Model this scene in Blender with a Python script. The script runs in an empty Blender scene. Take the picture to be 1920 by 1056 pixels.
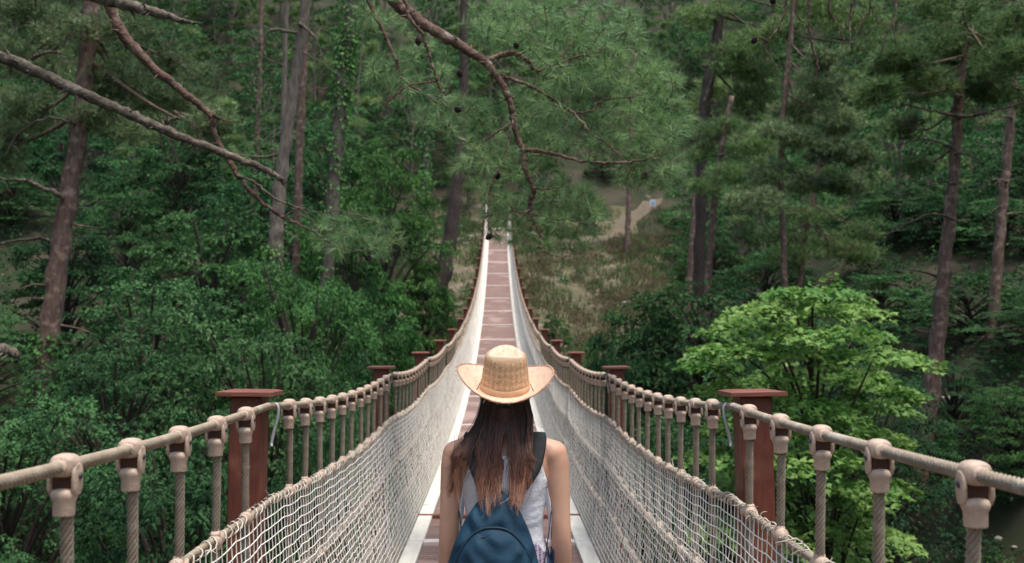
import bpy, bmesh, math, random
import numpy as np
from math import sin, cos, pi, radians
from mathutils import Vector, Matrix

# ------------------------------------------------------------------ camera, world, light
S = bpy.context.scene
COL = S.collection
K = 1.13            # bridge scale, metres
F = 1867.0          # focal length in photo pixels

cam = bpy.data.cameras.new('camera')
cam.lens = F/1920*36; cam.sensor_width = 36; cam.sensor_fit = 'HORIZONTAL'
cam.shift_x = 27/1920
cam.clip_start = 0.05; cam.clip_end = 1000
cam.dof.use_dof = True; cam.dof.focus_distance = 3.55; cam.dof.aperture_fstop = 4.5
camo = bpy.data.objects.new('camera', cam); COL.objects.link(camo)
camo.location = (0, 0, 0); camo.rotation_euler = (pi/2, 0, 0)
S.camera = camo

W = bpy.data.worlds.new("World"); S.world = W; W.use_nodes = True
nt = W.node_tree; bg = nt.nodes['Background']
sky = nt.nodes.new('ShaderNodeTexSky'); sky.sky_type = 'NISHITA'; sky.sun_disc = False
SUN_EL, SUN_AZ = 76.0, 128.0      # azimuth clockwise from +Y
sky.sun_elevation = radians(SUN_EL); sky.sun_rotation = radians(SUN_AZ)
sky.air_density = 1.6; sky.dust_density = 4.0; sky.ozone_density = 1.0
nt.links.new(sky.outputs[0], bg.inputs[0]); bg.inputs[1].default_value = 0.10
sl = bpy.data.lights.new('sun', 'SUN'); sl.energy = 1.5; sl.angle = radians(20); sl.color = (1, .955, .90)
so = bpy.data.objects.new('sun', sl); COL.objects.link(so)
az = radians(SUN_AZ); el = radians(SUN_EL)
sd = Vector((sin(az)*cos(el), cos(az)*cos(el), sin(el)))
so.rotation_euler = sd.to_track_quat('Z', 'Y').to_euler(); so.location = (0, 0, 40)
S.view_settings.view_transform = 'Standard'; S.view_settings.look = 'None'
S.view_settings.gamma = 1; S.view_settings.exposure = 1.15
S.cycles.max_bounces = 6; S.cycles.diffuse_bounces = 3; S.cycles.transmission_bounces = 3
S.cycles.glossy_bounces = 2; S.cycles.transparent_max_bounces = 4
S.cycles.use_denoising = True

rs = np.random.RandomState(7)
def P(px, py, y): return np.array([(px-933)*y/F, y, (528-py)*y/F])
def PL(pts, y): # pixel polyline, y scalar or per point
    ys = np.broadcast_to(np.asarray(y, float), (len(pts),))
    return np.array([P(p[0], p[1], q) for p, q in zip(pts, ys)])

# ------------------------------------------------------------------ helpers
def empty(name, loc=(0, 0, 0), rz=0, label=None, cat=None, group=None):
    o = bpy.data.objects.new(name, None); COL.objects.link(o)
    o.location = loc; o.rotation_euler = (0, 0, rz); o.empty_display_size = .2
    return tag(o, label, cat, group)
def tag(o, label=None, cat=None, group=None, kind=None):
    if label: o['label'] = label
    if cat: o['category'] = cat
    if group: o['group'] = group
    if kind: o['kind'] = kind
    return o
class MB:
    def __init__(s): s.v = []; s.f = []; s.a = []; s.m = []; s.n = 0
    def add(s, v, f, a=0.5, m=0):
        v = np.asarray(v, float).reshape(-1, 3); f = np.asarray(f, int)
        s.v.append(v); s.f.append(f+s.n)
        s.a.append(np.broadcast_to(np.asarray(a, float), (len(v),))); s.m.append(np.full(len(f), m)); s.n += len(v)
        return s
    def xf(s, fn):
        s.v = [fn(v) for v in s.v]; return s
    def merge(s, o, R=None, t=None, sc=1., a=None):
        for v, f, aa, m in zip(o.v, o.f, o.a, o.m):
            off = s.n
            pass
        V = np.concatenate(o.v); A = np.concatenate(o.a)
        if sc != 1.: V = V*sc
        if R is not None: V = V@np.asarray(R).T
        if t is not None: V = V+np.asarray(t)
        if a is not None: A = np.clip(A+a, 0, 1)
        base = s.n; s.v.append(V); s.a.append(A); first = True
        for f, m in zip(o.f, o.m): s.f.append(f+base); s.m.append(m)
        s.n += len(V); return s
    def mesh(s, name, mats, smooth=False):
        me = bpy.data.meshes.new(name)
        V = np.concatenate(s.v); A = np.concatenate(s.a)
        me.vertices.add(len(V)); me.vertices.foreach_set('co', V.astype(np.float32).ravel())
        tot = np.concatenate([np.full(len(f), f.shape[1]) for f in s.f]); li = np.concatenate([f.ravel() for f in s.f])
        me.loops.add(len(li)); me.loops.foreach_set('vertex_index', li.astype(np.int32))
        me.polygons.add(len(tot)); st = np.concatenate([[0], np.cumsum(tot)[:-1]])
        me.polygons.foreach_set('loop_start', st.astype(np.int32))
        me.polygons.foreach_set('material_index', np.concatenate(s.m).astype(np.int32))
        me.polygons.foreach_set('use_smooth', np.full(len(tot), smooth))
        at = me.attributes.new('v', 'FLOAT', 'POINT'); at.data.foreach_set('value', A.astype(np.float32))
        me.update(calc_edges=True); me.validate()
        for m in (mats if isinstance(mats, (list, tuple)) else [mats]): me.materials.append(m)
        return me
    def build(s, name, mats, parent=None, smooth=False, loc=None):
        o = bpy.data.objects.new(name, s.mesh(name, mats, smooth)); COL.objects.link(o)
        if parent: o.parent = parent
        if loc is not None: o.location = loc
        return o
def link(name, me, parent=None, loc=None):
    o = bpy.data.objects.new(name, me); COL.objects.link(o)
    if parent: o.parent = parent
    if loc is not None: o.location = loc
    return o
def gridf(nr, nc, closed=True):
    i = np.arange(nr-1)[:, None]; j = np.arange(nc if closed else nc-1)[None]; j2 = (j+1) % nc
    return np.stack([i*nc+j+0*i, i*nc+j2, (i+1)*nc+j2, (i+1)*nc+j], -1).reshape(-1, 4)
def frames(p, ref=None):
    t = np.gradient(p, axis=0); t /= np.linalg.norm(t, axis=1)[:, None]+1e-9
    if ref is None:
        m = np.abs(t.mean(0)); ref = np.eye(3)[m.argmin()]
    a = np.cross(t, ref); a /= np.linalg.norm(a, axis=1)[:, None]+1e-9
    return t, a, np.cross(t, a)
def tube(mb, p, r, n=6, lobes=0, lay=.08, amp=.14, a=.5, m=0, cap=True, ref=None, sq=1.):
    p = np.asarray(p, float); N = len(p); r = np.broadcast_to(np.asarray(r, float), (N,))
    t, u, w = frames(p, ref)
    th = np.arange(n)/n*2*pi
    if lobes:
        s = np.concatenate([[0], np.cumsum(np.linalg.norm(np.diff(p, axis=0), axis=1))])
        TH = th[None]+2*pi*s[:, None]/lay
        rr = r[:, None]*(1+amp*np.cos(lobes*th)[None]+0*TH)
    else:
        TH = np.broadcast_to(th, (N, n)); rr = np.broadcast_to(r[:, None], (N, n))
    V = p[:, None]+rr[..., None]*(np.cos(TH)[..., None]*u[:, None]+sq*np.sin(TH)[..., None]*w[:, None])
    A = np.repeat(np.broadcast_to(np.asarray(a, float), (N,)), n)
    if lobes: A = np.tile(.5+.5*np.cos(lobes*th), N)  # strand grooves coloured darker: groove shade and dirt put into the colour
    mb.add(V, gridf(N, n), A, m)
    if cap and n > 2:
        b = mb.n-N*n
        mb.f.append(np.array([list(range(b+n-1, b-1, -1))])); mb.m.append(np.array([m]))
        mb.f.append(np.array([list(range(mb.n-n, mb.n))])); mb.m.append(np.array([m]))
    return mb
BF = np.array([[0, 3, 2, 1], [4, 5, 6, 7], [0, 1, 5, 4], [1, 2, 6, 5], [2, 3, 7, 6], [3, 0, 4, 7]])
def box(mb, c, s, a=.5, m=0, R=None):
    q = np.array([[-1, -1, -1], [1, -1, -1], [1, 1, -1], [-1, 1, -1], [-1, -1, 1], [1, -1, 1], [1, 1, 1], [-1, 1, 1]])*.5*np.asarray(s)
    if R is not None: q = q@R.T
    return mb.add(q+np.asarray(c), BF, a, m)
def chbox(mb, x, y, z0, z1, sx, sy, ch=.006, a=.5, m=0, tilt=None):
    "box with chamfered vertical edges and chamfered rims"
    def ring(hx, hy, c, z): return [(hx-c, -hy, z), (hx, -hy+c, z), (hx, hy-c, z), (hx-c, hy, z), (-hx+c, hy, z), (-hx, hy-c, z), (-hx, -hy+c, z), (-hx+c, -hy, z)]
    hx, hy = sx/2, sy/2; R = []
    R += ring(hx-ch, hy-ch, ch, z0); R += ring(hx, hy, ch, z0+ch); R += ring(hx, hy, ch, z1-ch); R += ring(hx-ch, hy-ch, ch, z1)
    V = np.array(R)+np.array([x, y, 0])
    b = mb.n; mb.add(V, gridf(4, 8), a, m)
    mb.f.append(np.array([[b+7-i for i in range(8)]])); mb.m.append(np.array([m]))
    mb.f.append(np.array([[b+24+i for i in range(8)]])); mb.m.append(np.array([m])); return mb
def ell(mb, c, r, nu=14, nv=9, a=.5, m=0, R=None):
    th = np.arange(nu)/nu*2*pi; ph = np.linspace(.02, pi-.02, nv)
    V = np.stack([np.sin(ph)[:, None]*np.cos(th), np.sin(ph)[:, None]*np.sin(th), np.cos(ph)[:, None]+0*th], -1).reshape(-1, 3)*np.asarray(r)
    if R is not None: V = V@np.asarray(R).T
    f = gridf(nv, nu)[:, ::-1]
    b = mb.n; mb.add(V+np.asarray(c), f, a, m)
    mb.f.append(np.array([list(range(b, b+nu))])); mb.m.append(np.array([m]))
    mb.f.append(np.array([list(range(mb.n-1, mb.n-nu-1, -1))])); mb.m.append(np.array([m])); return mb
def rotm(ax, ang): return np.array(Matrix.Rotation(ang, 3, ax))
def smooth_path(p, n):
    "Catmull-Rom resample"
    p = np.asarray(p, float); N = len(p)
    if N < 3:
        t = np.linspace(0, 1, n)[:, None]; return p[0]*(1-t)+p[-1]*t
    q = np.vstack([2*p[0]-p[1], p, 2*p[-1]-p[-2]]); T = np.linspace(0, N-1-1e-6, n); i = T.astype(int); t = (T-i)[:, None]
    a, b, c, d = q[i], q[i+1], q[i+2], q[i+3]
    return .5*((2*b)+(c-a)*t+(2*a-5*b+4*c-d)*t*t+(-a+3*b-3*c+d)*t**3)

# ------------------------------------------------------------------ materials
def M(name, c1, c2=None, scale=6, rough=.75, bump=0, bscale=40, stretch=(1, 1, 1), attr=0., spec=.3, rnd=0., sss=0., metal=0., trans=0., c3=None, c3t=.62, s3=1.5, detail=4):
    m = bpy.data.materials.new(name); m.use_nodes = True; n = m.node_tree; N = n.nodes; L = n.links
    b = N['Principled BSDF']; b.inputs['Roughness'].default_value = rough; b.inputs['Specular IOR Level'].default_value = spec
    b.inputs['Metallic'].default_value = metal
    tc = N.new('ShaderNodeTexCoord'); mp = N.new('ShaderNodeMapping'); mp.inputs['Scale'].default_value = stretch
    L.new(tc.outputs['Object'], mp.inputs[0])
    c2 = c2 or tuple(x*.75 for x in c1)
    nz = N.new('ShaderNodeTexNoise'); nz.inputs['Scale'].default_value = scale; nz.inputs['Detail'].default_value = detail
    L.new(mp.outputs[0], nz.inputs[0])
    fac = nz.outputs[0]
    rmp = N.new('ShaderNodeMapRange'); rmp.inputs[1].default_value = .32; rmp.inputs[2].default_value = .68; L.new(fac, rmp.inputs[0]); fac = rmp.outputs[0]
    if attr > 0:
        at = N.new('ShaderNodeAttribute'); at.attribute_name = 'v'
        mx = N.new('ShaderNodeMix'); mx.data_type = 'FLOAT'; mx.inputs[0].default_value = attr
        L.new(fac, mx.inputs[2]); L.new(at.outputs['Fac'], mx.inputs[3]); fac = mx.outputs[0]
    cm = N.new('ShaderNodeMix'); cm.data_type = 'RGBA'; cm.inputs[6].default_value = (*c1, 1); cm.inputs[7].default_value = (*c2, 1)
    L.new(fac, cm.inputs[0]); col = cm.outputs[2]
    if c3:
        n3 = N.new('ShaderNodeTexNoise'); n3.inputs['Scale'].default_value = s3; n3.inputs['Detail'].default_value = 5; L.new(tc.outputs['Object'], n3.inputs[0])
        r3 = N.new('ShaderNodeMapRange'); r3.inputs[1].default_value = c3t-.06; r3.inputs[2].default_value = c3t+.06; L.new(n3.outputs[0], r3.inputs[0])
        c = N.new('ShaderNodeMix'); c.data_type = 'RGBA'; L.new(r3.outputs[0], c.inputs[0]); L.new(col, c.inputs[6]); c.inputs[7].default_value = (*c3, 1); col = c.outputs[2]
    if rnd:
        oi = N.new('ShaderNodeObjectInfo'); hs = N.new('ShaderNodeHueSaturation')
        r1 = N.new('ShaderNodeMapRange'); r1.inputs[3].default_value = 1-rnd; r1.inputs[4].default_value = 1+rnd; L.new(oi.outputs['Random'], r1.inputs[0])
        r2 = N.new('ShaderNodeMapRange'); r2.inputs[3].default_value = .5+rnd*.06; r2.inputs[4].default_value = .5-rnd*.05
        mm = N.new('ShaderNodeMath'); mm.operation = 'FRACT'; mu = N.new('ShaderNodeMath'); mu.operation = 'MULTIPLY'; mu.inputs[1].default_value = 7.3
        L.new(oi.outputs['Random'], mu.inputs[0]); L.new(mu.outputs[0], mm.inputs[0]); L.new(mm.outputs[0], r2.inputs[0])
        L.new(r1.outputs[0], hs.inputs['Value']); L.new(r2.outputs[0], hs.inputs['Hue']); L.new(col, hs.inputs['Color']); col = hs.outputs[0]
    L.new(col, b.inputs['Base Color'])
    if sss: b.inputs['Subsurface Weight'].default_value = sss; b.inputs['Subsurface Radius'].default_value = (.012, .005, .003); b.inputs['Subsurface Scale'].default_value = 1
    if bump:
        n2 = N.new('ShaderNodeTexNoise'); n2.inputs['Scale'].default_value = bscale; n2.inputs['Detail'].default_value = 5; L.new(mp.outputs[0], n2.inputs[0])
        bp = N.new('ShaderNodeBump'); bp.inputs['Strength'].default_value = bump; bp.inputs['Distance'].default_value = .02
        L.new(n2.outputs[0], bp.inputs['Height']); L.new(bp.outputs[0], b.inputs['Normal'])
    if trans:
        tr = N.new('ShaderNodeBsdfTranslucent'); L.new(col, tr.inputs[0]); ms = N.new('ShaderNodeMixShader'); ms.inputs[0].default_value = trans
        L.new(b.outputs[0], ms.inputs[1]); L.new(tr.outputs[0], ms.inputs[2]); L.new(ms.outputs[0], N['Material Output'].inputs[0])
    return m
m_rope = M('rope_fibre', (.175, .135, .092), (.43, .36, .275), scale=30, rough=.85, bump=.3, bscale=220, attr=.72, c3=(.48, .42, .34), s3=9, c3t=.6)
m_fit = M('fitting_plastic', (.54, .41, .315), (.44, .325, .25), scale=22, rough=.5, spec=.35, bump=.15, bscale=70, c3=(.30, .22, .17), s3=38, c3t=.63)
m_bolt = M('bolt_steel', (.10, .10, .11), rough=.4, metal=.7)
m_slot_shade = M('slot_shade', (.10, .05, .035), rough=.8)  # shade of the open fork gap, put into a dark colour
m_net = M('net_cord', (.90, .86, .78), (.80, .75, .66), scale=3, rough=.9, bump=.2, bscale=200)
m_lace = M('lacing_cord', (.70, .64, .55), (.52, .45, .36), scale=20, rough=.9)
m_post = M('post_wood', (.165, .046, .026), (.095, .027, .018), scale=5, stretch=(6, 6, .7), rough=.5, spec=.4, bump=.25, bscale=14, c3=(.215, .085, .045), s3=4, c3t=.60)
m_cap = M('cap_wood', (.24, .085, .052), (.155, .05, .032), scale=7, stretch=(1, 8, 8), rough=.5, spec=.45, bump=.2, bscale=14)
m_deck = M('deck_boards', (.245, .160, .135), (.165, .105, .088), scale=3, stretch=(1, 6, 1), rough=.7, attr=.45, bump=.15, bscale=30, c3=(.35, .25, .22), s3=1.1, c3t=.6)
m_edge = M('edge_board', (.74, .70, .62), (.60, .56, .48), scale=5, stretch=(3, .6, 1), rough=.75, bump=.1, bscale=30, c3=(.36, .33, .28), s3=3.5, c3t=.68)
m_cross = M('cross_strip', (.74, .64, .58), (.60, .49, .44), scale=6, rough=.7)
m_hook = M('galvanised_steel', (.45, .46, .45), (.33, .34, .33), scale=20, rough=.5, metal=.5)
m_white = M('white_paint', (.70, .69, .64), (.55, .53, .48), scale=4, rough=.6)

# ------------------------------------------------------------------ bridge
AX = .012*K; D0 = 3.44*K; SP = 3.9*K; NP = 17
def zf(y): return K*(-2.22+.0025*(y/K-18)**2)
_cd = [-2, 1.6, 3.44, 7.34, 11.24, 15.14, 19.04, 22.94, 26.84, 30.74, 34.64, 38.54, 42.4, 61.9]
_cz = [.03, -.213, -.374, -.629, -.813, -.908, -.928, -.885, -.762, -.585, -.315, .03, .43, 3.75]
_cp = np.polyfit(_cd, _cz, 5, w=[1]+[4]*4+[1]*9)
def zc(y): return K*np.polyval(_cp, y/K)
def sag(y):
    u = ((y-D0)/SP) % 1.0; return -.045*K*4*u*(1-u)*(1 if y > D0-.01 else .75)
ZR = -.063*K
def zhand(y): return zc(y)+ZR+sag(y)
YE = D0+SP*(NP-1)+.6      # bridge end
BR = empty('rope_bridge', (0, D0, zf(D0)), label='long sagging suspension footbridge with beige rope sides, red-brown posts and a plank walkway', cat='bridge')
inv = np.array([0, D0, zf(D0)])
def bb(mb, name, mats, parent=BR, smooth=False):
    mb.v = [v-inv for v in mb.v]; return mb.build(name, mats, parent, smooth)
HB = .56*K; HE = .672*K
# deck
bays = [(D0+SP*i, D0+SP*(i+1)) for i in range(-2, NP-1)]
for bi, (y0, y1) in enumerate(bays):
    mb = MB(); pw = .125 if y0 > 12 else .082; n = int((y1-y0-.12)/pw); pw = (y1-y0-.12)/n
    for k in range(n):
        y = y0+.06+pw*(k+.5); sl_ = math.atan(2*K*.0025*(y/K-18)/K)
        box(mb, (AX+rs.normal(0, .001), y, zf(y)-.012), (2*HB-.006, pw-.006, .024), rs.rand(), 0, rotm('X', sl_))
    bb(mb, 'deck_panel', m_deck)
for s in (-1, 1):
    for bi, (y0, y1) in enumerate(bays):
        for (a, b) in ((y0, (y0+y1)/2), ((y0+y1)/2, y1)):
            mb = MB(); ym = (a+b)/2; sl_ = math.atan2(zf(b)-zf(a), b-a)
            box(mb, (AX+s*(HB+HE)/2, ym, zf(ym)+.006), (HE-HB, (b-a)/cos(sl_)-.012, .05), .5, 0, rotm('X', sl_)@rotm('Z', rs.normal(0, .0012)))
            bb(mb, 'edge_board', m_edge)
for i in range(-1, NP+0):
    y = D0+SP*i
    if y > YE: continue
    mb = MB(); sl_ = math.atan(2*.0025*(y/K-18))
    box(mb, (AX, y, zf(y)+.010), (2*HB-.01, .13, .04), .5, 0, rotm('X', sl_)); bb(mb, 'cross_strip', m_cross)
    mb = MB(); box(mb, (AX, y+.0, zf(y)-.095), (2*.98*K, .11, .13), .5, 0); bb(mb, 'cross_beam', m_post)
mb = MB(); y = 8.36*K; box(mb, (AX, y, zf(y)+.014), (2*HE+.06, .06, .045)); bb(mb, 'cross_strip', m_cap)
# posts
pm = MB(); H = (zc(D0)-zf(D0))-.010*K; chbox(pm, 0, 0, -.16, H-.0235*K, .110*K, .126*K, .006)
post_me = pm.mesh('post_shaft', [m_post])
cm_ = MB()
def capring(h, z): return [(h, -h, z), (h, h, z), (-h, h, z), (-h, -h, z)]
hw = .098*K; R_ = capring(hw-.003, 0)+capring(hw, .003)+capring(hw, .0155*K)+capring(hw-.03, .0205*K)
cm_.add(np.array(R_), gridf(4, 4)); b = 0
cm_.f.append(np.array([[3, 2, 1, 0]])); cm_.m.append(np.array([0])); cm_.f.append(np.array([[12, 13, 14, 15]])); cm_.m.append(np.array([0]))
cap_me = cm_.mesh('post_cap', [m_cap])
hk = MB(); hp = smooth_path([(0, 0, .052), (.012, -.004, .062), (.026, -.008, .045), (.024, -.01, .005), (.012, -.012, -.045), (.004, -.014, -.09), (.006, -.02, -.105)], 22)
tube(hk, hp, .0065, 8, sq=.7); hook_me = {1: hk.mesh('rope_hook', [m_hook], True)}
hk.v = [v*np.array([-1, 1, 1]) for v in hk.v]; hk.f = [f[:, ::-1] for f in hk.f]; hook_me[-1] = hk.mesh('rope_hook', [m_hook], True)
for i in range(0, NP):
    for s in (-1, 1):
        y = D0+SP*i; x = AX+s*(.903 if i == 0 else .878)*K
        px_ = 0
        po = empty('post', np.array([x, y, zf(y)])-inv); po.parent = BR; po.rotation_euler = (.9*math.atan(.005*(y/K-18)), (s*-.012 if i < 1 else rs.normal(0, .006)), rs.normal(0, .01))
        sh = link('shaft', post_me, po); cp = link('cap', cap_me, po, (0, 0, H-.0235*K)); cp.scale = (1, 1, 1)
        cp.rotation_euler = (0, rs.normal(0, .008), rs.normal(0, .02))
        if i < 6: link('rope_hook', hook_me[-s], po, (-s*(.085 if i == 0 else .058)*K, -.03, H-.06*K-.05))
# hangers: local z=0 at hand rope axis
def ropepath(L, n, x=0.): z = np.linspace(-.085, -L, n); return np.stack([x+0*z, 0*z, z], 1)
HL = (zc(D0)+ZR-zf(D0))+.10
def hanger_rope(seed):
    r = np.random.RandomState(seed); mb = MB(); p = ropepath(HL, int(HL/.007))
    p[:, 0] += .003*np.sin(p[:, 2]*5+seed); p[:, 1] += .004*np.sin(p[:, 2]*4+2*seed)
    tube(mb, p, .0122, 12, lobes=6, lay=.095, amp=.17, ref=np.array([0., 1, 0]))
    for k in range(7):   # frayed fibres
        z = -.12-abs(r.normal(0, .16)); th = r.rand()*2*pi; q0 = np.array([.012*cos(th), .012*sin(th), z])
        q = [q0, q0*[1.3, 1.3, 1]+[0, 0, r.normal(0, .004)], q0*[1.55, 1.55, 1]+[0, 0, r.normal(-.004, .008)]]
        tube(mb, smooth_path(q, 4), [.001, .0009, .0007, .0004], 3, cap=False)
    return mb.mesh('rope', [m_rope], True)
hrope = [hanger_rope(k) for k in range(3)]
def fitting():
    mb = MB()
    th = np.arange(20)/20*2*pi; RR = []
    for t in np.linspace(-1, 1, 12):
        q = (1-abs(t)**3.2)**.5; RR.append([(.0335*q*np.sign(cos(h))*abs(cos(h))**.8, t*.036, .004+.0285*q*np.sign(sin(h))*abs(sin(h))**.8) for h in th])
    mb.add(np.array(RR).reshape(-1, 3), gridf(12, 20)[:, ::-1])                       # saddle round the hand rope
    for yy in (-.034, .034): tube(mb, [(0, yy-.008, 0), (0, yy-.006, 0), (0, yy+.006, 0), (0, yy+.008, 0)], [.017, .0205, .0205, .017], 16)
    for s in (-1, 1):                                                         # fork arms with rounded ends
        prof = [(cos(t)*.0215, sin(t)*.0215-.012) for t in np.linspace(0, pi, 9)]+[(-.0215, -.05), (-.012, -.066), (.012, -.066), (.0215, -.05)]
        n = len(prof); V = []
        for xx, sc in ((.0255, .9), (.0275, 1), (.0335, 1), (.0355, .88)): V += [(s*xx, a*sc, (b+.03)*sc-.03) for a, b in prof]
        f = gridf(4, n) if s < 0 else gridf(4, n)[:, ::-1]; b = mb.n; mb.add(V, f)
        lo = list(range(b, b+n)); hi = list(range(mb.n-n, mb.n))
        mb.f.append(np.array([lo[::-1] if s < 0 else lo])); mb.m.append(np.array([0])); mb.f.append(np.array([hi if s < 0 else hi[::-1]])); mb.m.append(np.array([0]))
    zz = [-.050, -.054, -.064, -.074, -.082, -.112, -.1155, -.116]; rr = [.012, .028, .0325, .0300, .0262, .0255, .0242, .012]
    tube(mb, [(0, 0, z) for z in zz], rr, 20, ref=np.array([0., 1, 0]))
    return mb.mesh('rope_socket', [m_fit], True)
fit_me = fitting()
def slot_shadem():
    mb = MB(); box(mb, (0, 0, -.036), (.046, .026, .028)); return mb.mesh('slot_shade_block', [m_slot_shade])  # solid dark block between the fork arms, standing in for the gap's shade
slot_shade_me = slot_shadem()
def boltm(s):
    mb = MB(); x0 = s*.0345
    tube(mb, [(x0, 0, -.022), (x0+s*.004, 0, -.022), (x0+s*.0055, 0, -.022)], [.0085, .008, .005], 10); return mb.mesh('bolt', [m_bolt], True)
bolt_me = {s: boltm(s) for s in (-1, 1)}
def clampm():
    mb = MB()
    for yy in (-.016, .016): ell(mb, (0, yy, 0), (.0285, .021, .0285), 16, 10)
    tube(mb, [(0, -.037, 0), (0, -.03, 0), (0, .03, 0), (0, .037, 0)], [.015, .019, .019, .015], 14)
    tube(mb, [(-.0, 0, .036), (0, 0, .03), (0, 0, -.03), (0, 0, -.036)], [.014, .0185, .0185, .014], 14, ref=np.array([0., 1, 0]))
    return mb.mesh('rope_clamp', [m_fit], True)
clamp_me = clampm()
HR = [0, .325, .655, 1.0]   # hand, middle, lower, bottom rope depths (K units)
ys_h = []
for s in (-1, 1):
    for i in range(-1, NP-1):
        for j in range(1, 12):
            u = D0/K+3.9*i+.325*j
            if s > 0: u = u+(.0 if i >= 0 else [0, 0, 0, 0, 0, 0, -.175, -.12, -.02, .03, .07, .10][j])
            y = u*K
            if y < 1.2 or y > YE-.7: continue
            ys_h.append((y, s))
ys_h.sort()
near, far = ys_h[:100], ys_h[100:]
def hang_x(s): return AX+s*.80*K
for k, (y, s) in enumerate(near):
    h = empty('rope_hanger', np.array([hang_x(s), y, zhand(y)])-inv); h.parent = BR
    h.rotation_euler = (rs.normal(0, .009), rs.normal(0, .007), 0)
    link('rope', hrope[k % 3], h)
    so_ = link('rope_socket', fit_me, h); so_.scale = (.86, .86, .86); so_.rotation_euler = (math.atan((zhand(y+.1)-zhand(y-.1))/.2), 0, rs.normal(0, .05))
    q_ = link('slot_shade_block', slot_shade_me, h); q_.scale = (.86, .86, .86)
    q_ = link('bolt', bolt_me[-s], h); q_.scale = (.86, .86, .86)
    for d in HR[1:]:
        c = link('rope_clamp', clamp_me, h, (0, 0, -d*K)); c.rotation_euler = (rs.normal(0, .15), rs.normal(0, .12), rs.normal(0, .1)); c.scale = (.88, .9, .88)
fm = MB()
for (y, s) in far:
    x = hang_x(s); z = zhand(y)
    tube(fm, [(x, y, z-.05), (x, y, z-HL)], .012, 5, m=0, ref=np.array([0., 1, 0]))
    ell(fm, (x, y, z), (.03, .036, .03), 8, 5, m=1); tube(fm, [(x, y, z-.02), (x, y, z-.06), (x, y, z-.115)], [.034, .030, .024], 8, m=1, ref=np.array([0., 1, 0]))
    for d in HR[1:3]: ell(fm, (x, y, z-d*K), (.029, .037, .029), 7, 5, m=1)
tag(bb(fm, 'rope_hanger', [m_rope, m_fit], smooth=True), kind='stuff')
# long ropes
def longrope(name, s, d, y0=.25, rad=.0130):
    mb = MB(); ya = np.arange(y0, 13.5, .008); x = hang_x(s)
    p = np.stack([x+.004*np.sin(ya*3.1+d*7), ya, np.array([zhand(t) for t in ya])-d*K+(.004*np.sin(ya*5+s) if d else 0)], 1)
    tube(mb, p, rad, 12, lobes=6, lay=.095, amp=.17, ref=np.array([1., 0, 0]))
    yb = np.arange(13.5, YE-.1, .25); p = np.stack([x+0*yb, yb, np.array([zhand(t) for t in yb])-d*K], 1); tube(mb, p, rad, 6, ref=np.array([1., 0, 0]))
    bb(mb, name, m_rope, smooth=True)
for s in (-1, 1):
    longrope('hand_rope', s, 0)
    for d, nm in zip(HR[1:], ('middle_rope', 'lower_rope', 'bottom_rope')): longrope(nm, s, d, 1.0, .0115)
# lacing cords round middle and lower ropes
def lacing(s, d, rad, wild):
    mb = MB(); x = hang_x(s); r = np.random.RandomState(int(5+s+d*10))
    ya = np.arange(1.6, 15, .0075); ph = np.cumsum(r.uniform(.35, 1.05, len(ya)))*1.0
    R = rad*(1+.25*np.sin(ya*21+r.rand(len(ya))*.5)*wild)
    z = np.array([zhand(t) for t in ya])-d*K
    tube(mb, np.stack([x+R*np.cos(ph), ya+.004*r.randn(len(ya)), z+R*np.sin(ph)], 1), .0028, 4, ref=np.array([1., 0, 0]), cap=False)
    yb = np.arange(15, YE-.5, .12); ph = np.arange(len(yb))*1.9; z = np.array([zhand(t) for t in yb])-d*K
    tube(mb, np.stack([x+rad*np.cos(ph), yb, z+rad*np.sin(ph)], 1), .006, 3, ref=np.array([1., 0, 0]), cap=False)
    for k in range(int(110*wild)):      # loose ends
        y = 1.8+r.rand()**1.5*10; th = r.uniform(-.6, 2.6); q = np.array([x, y, zhand(y)-d*K])
        o = np.array([cos(th)*-s, r.normal(0, .8), sin(th)]); L = r.uniform(.015, .045)
        tube(mb, smooth_path([q+o*.012, q+o*.6*L+[0, 0, .004], q+o*L+r.normal(0, .008, 3)], 5), [.0024, .0022, .002, .0018, .001], 3, cap=False)
    bb(mb, 'lacing_cord', m_lace, smooth=True)
for s in (-1, 1): lacing(s, HR[1], .0175, .6 if s < 0 else 1.3); lacing(s, HR[2], .021, 1.5)
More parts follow.
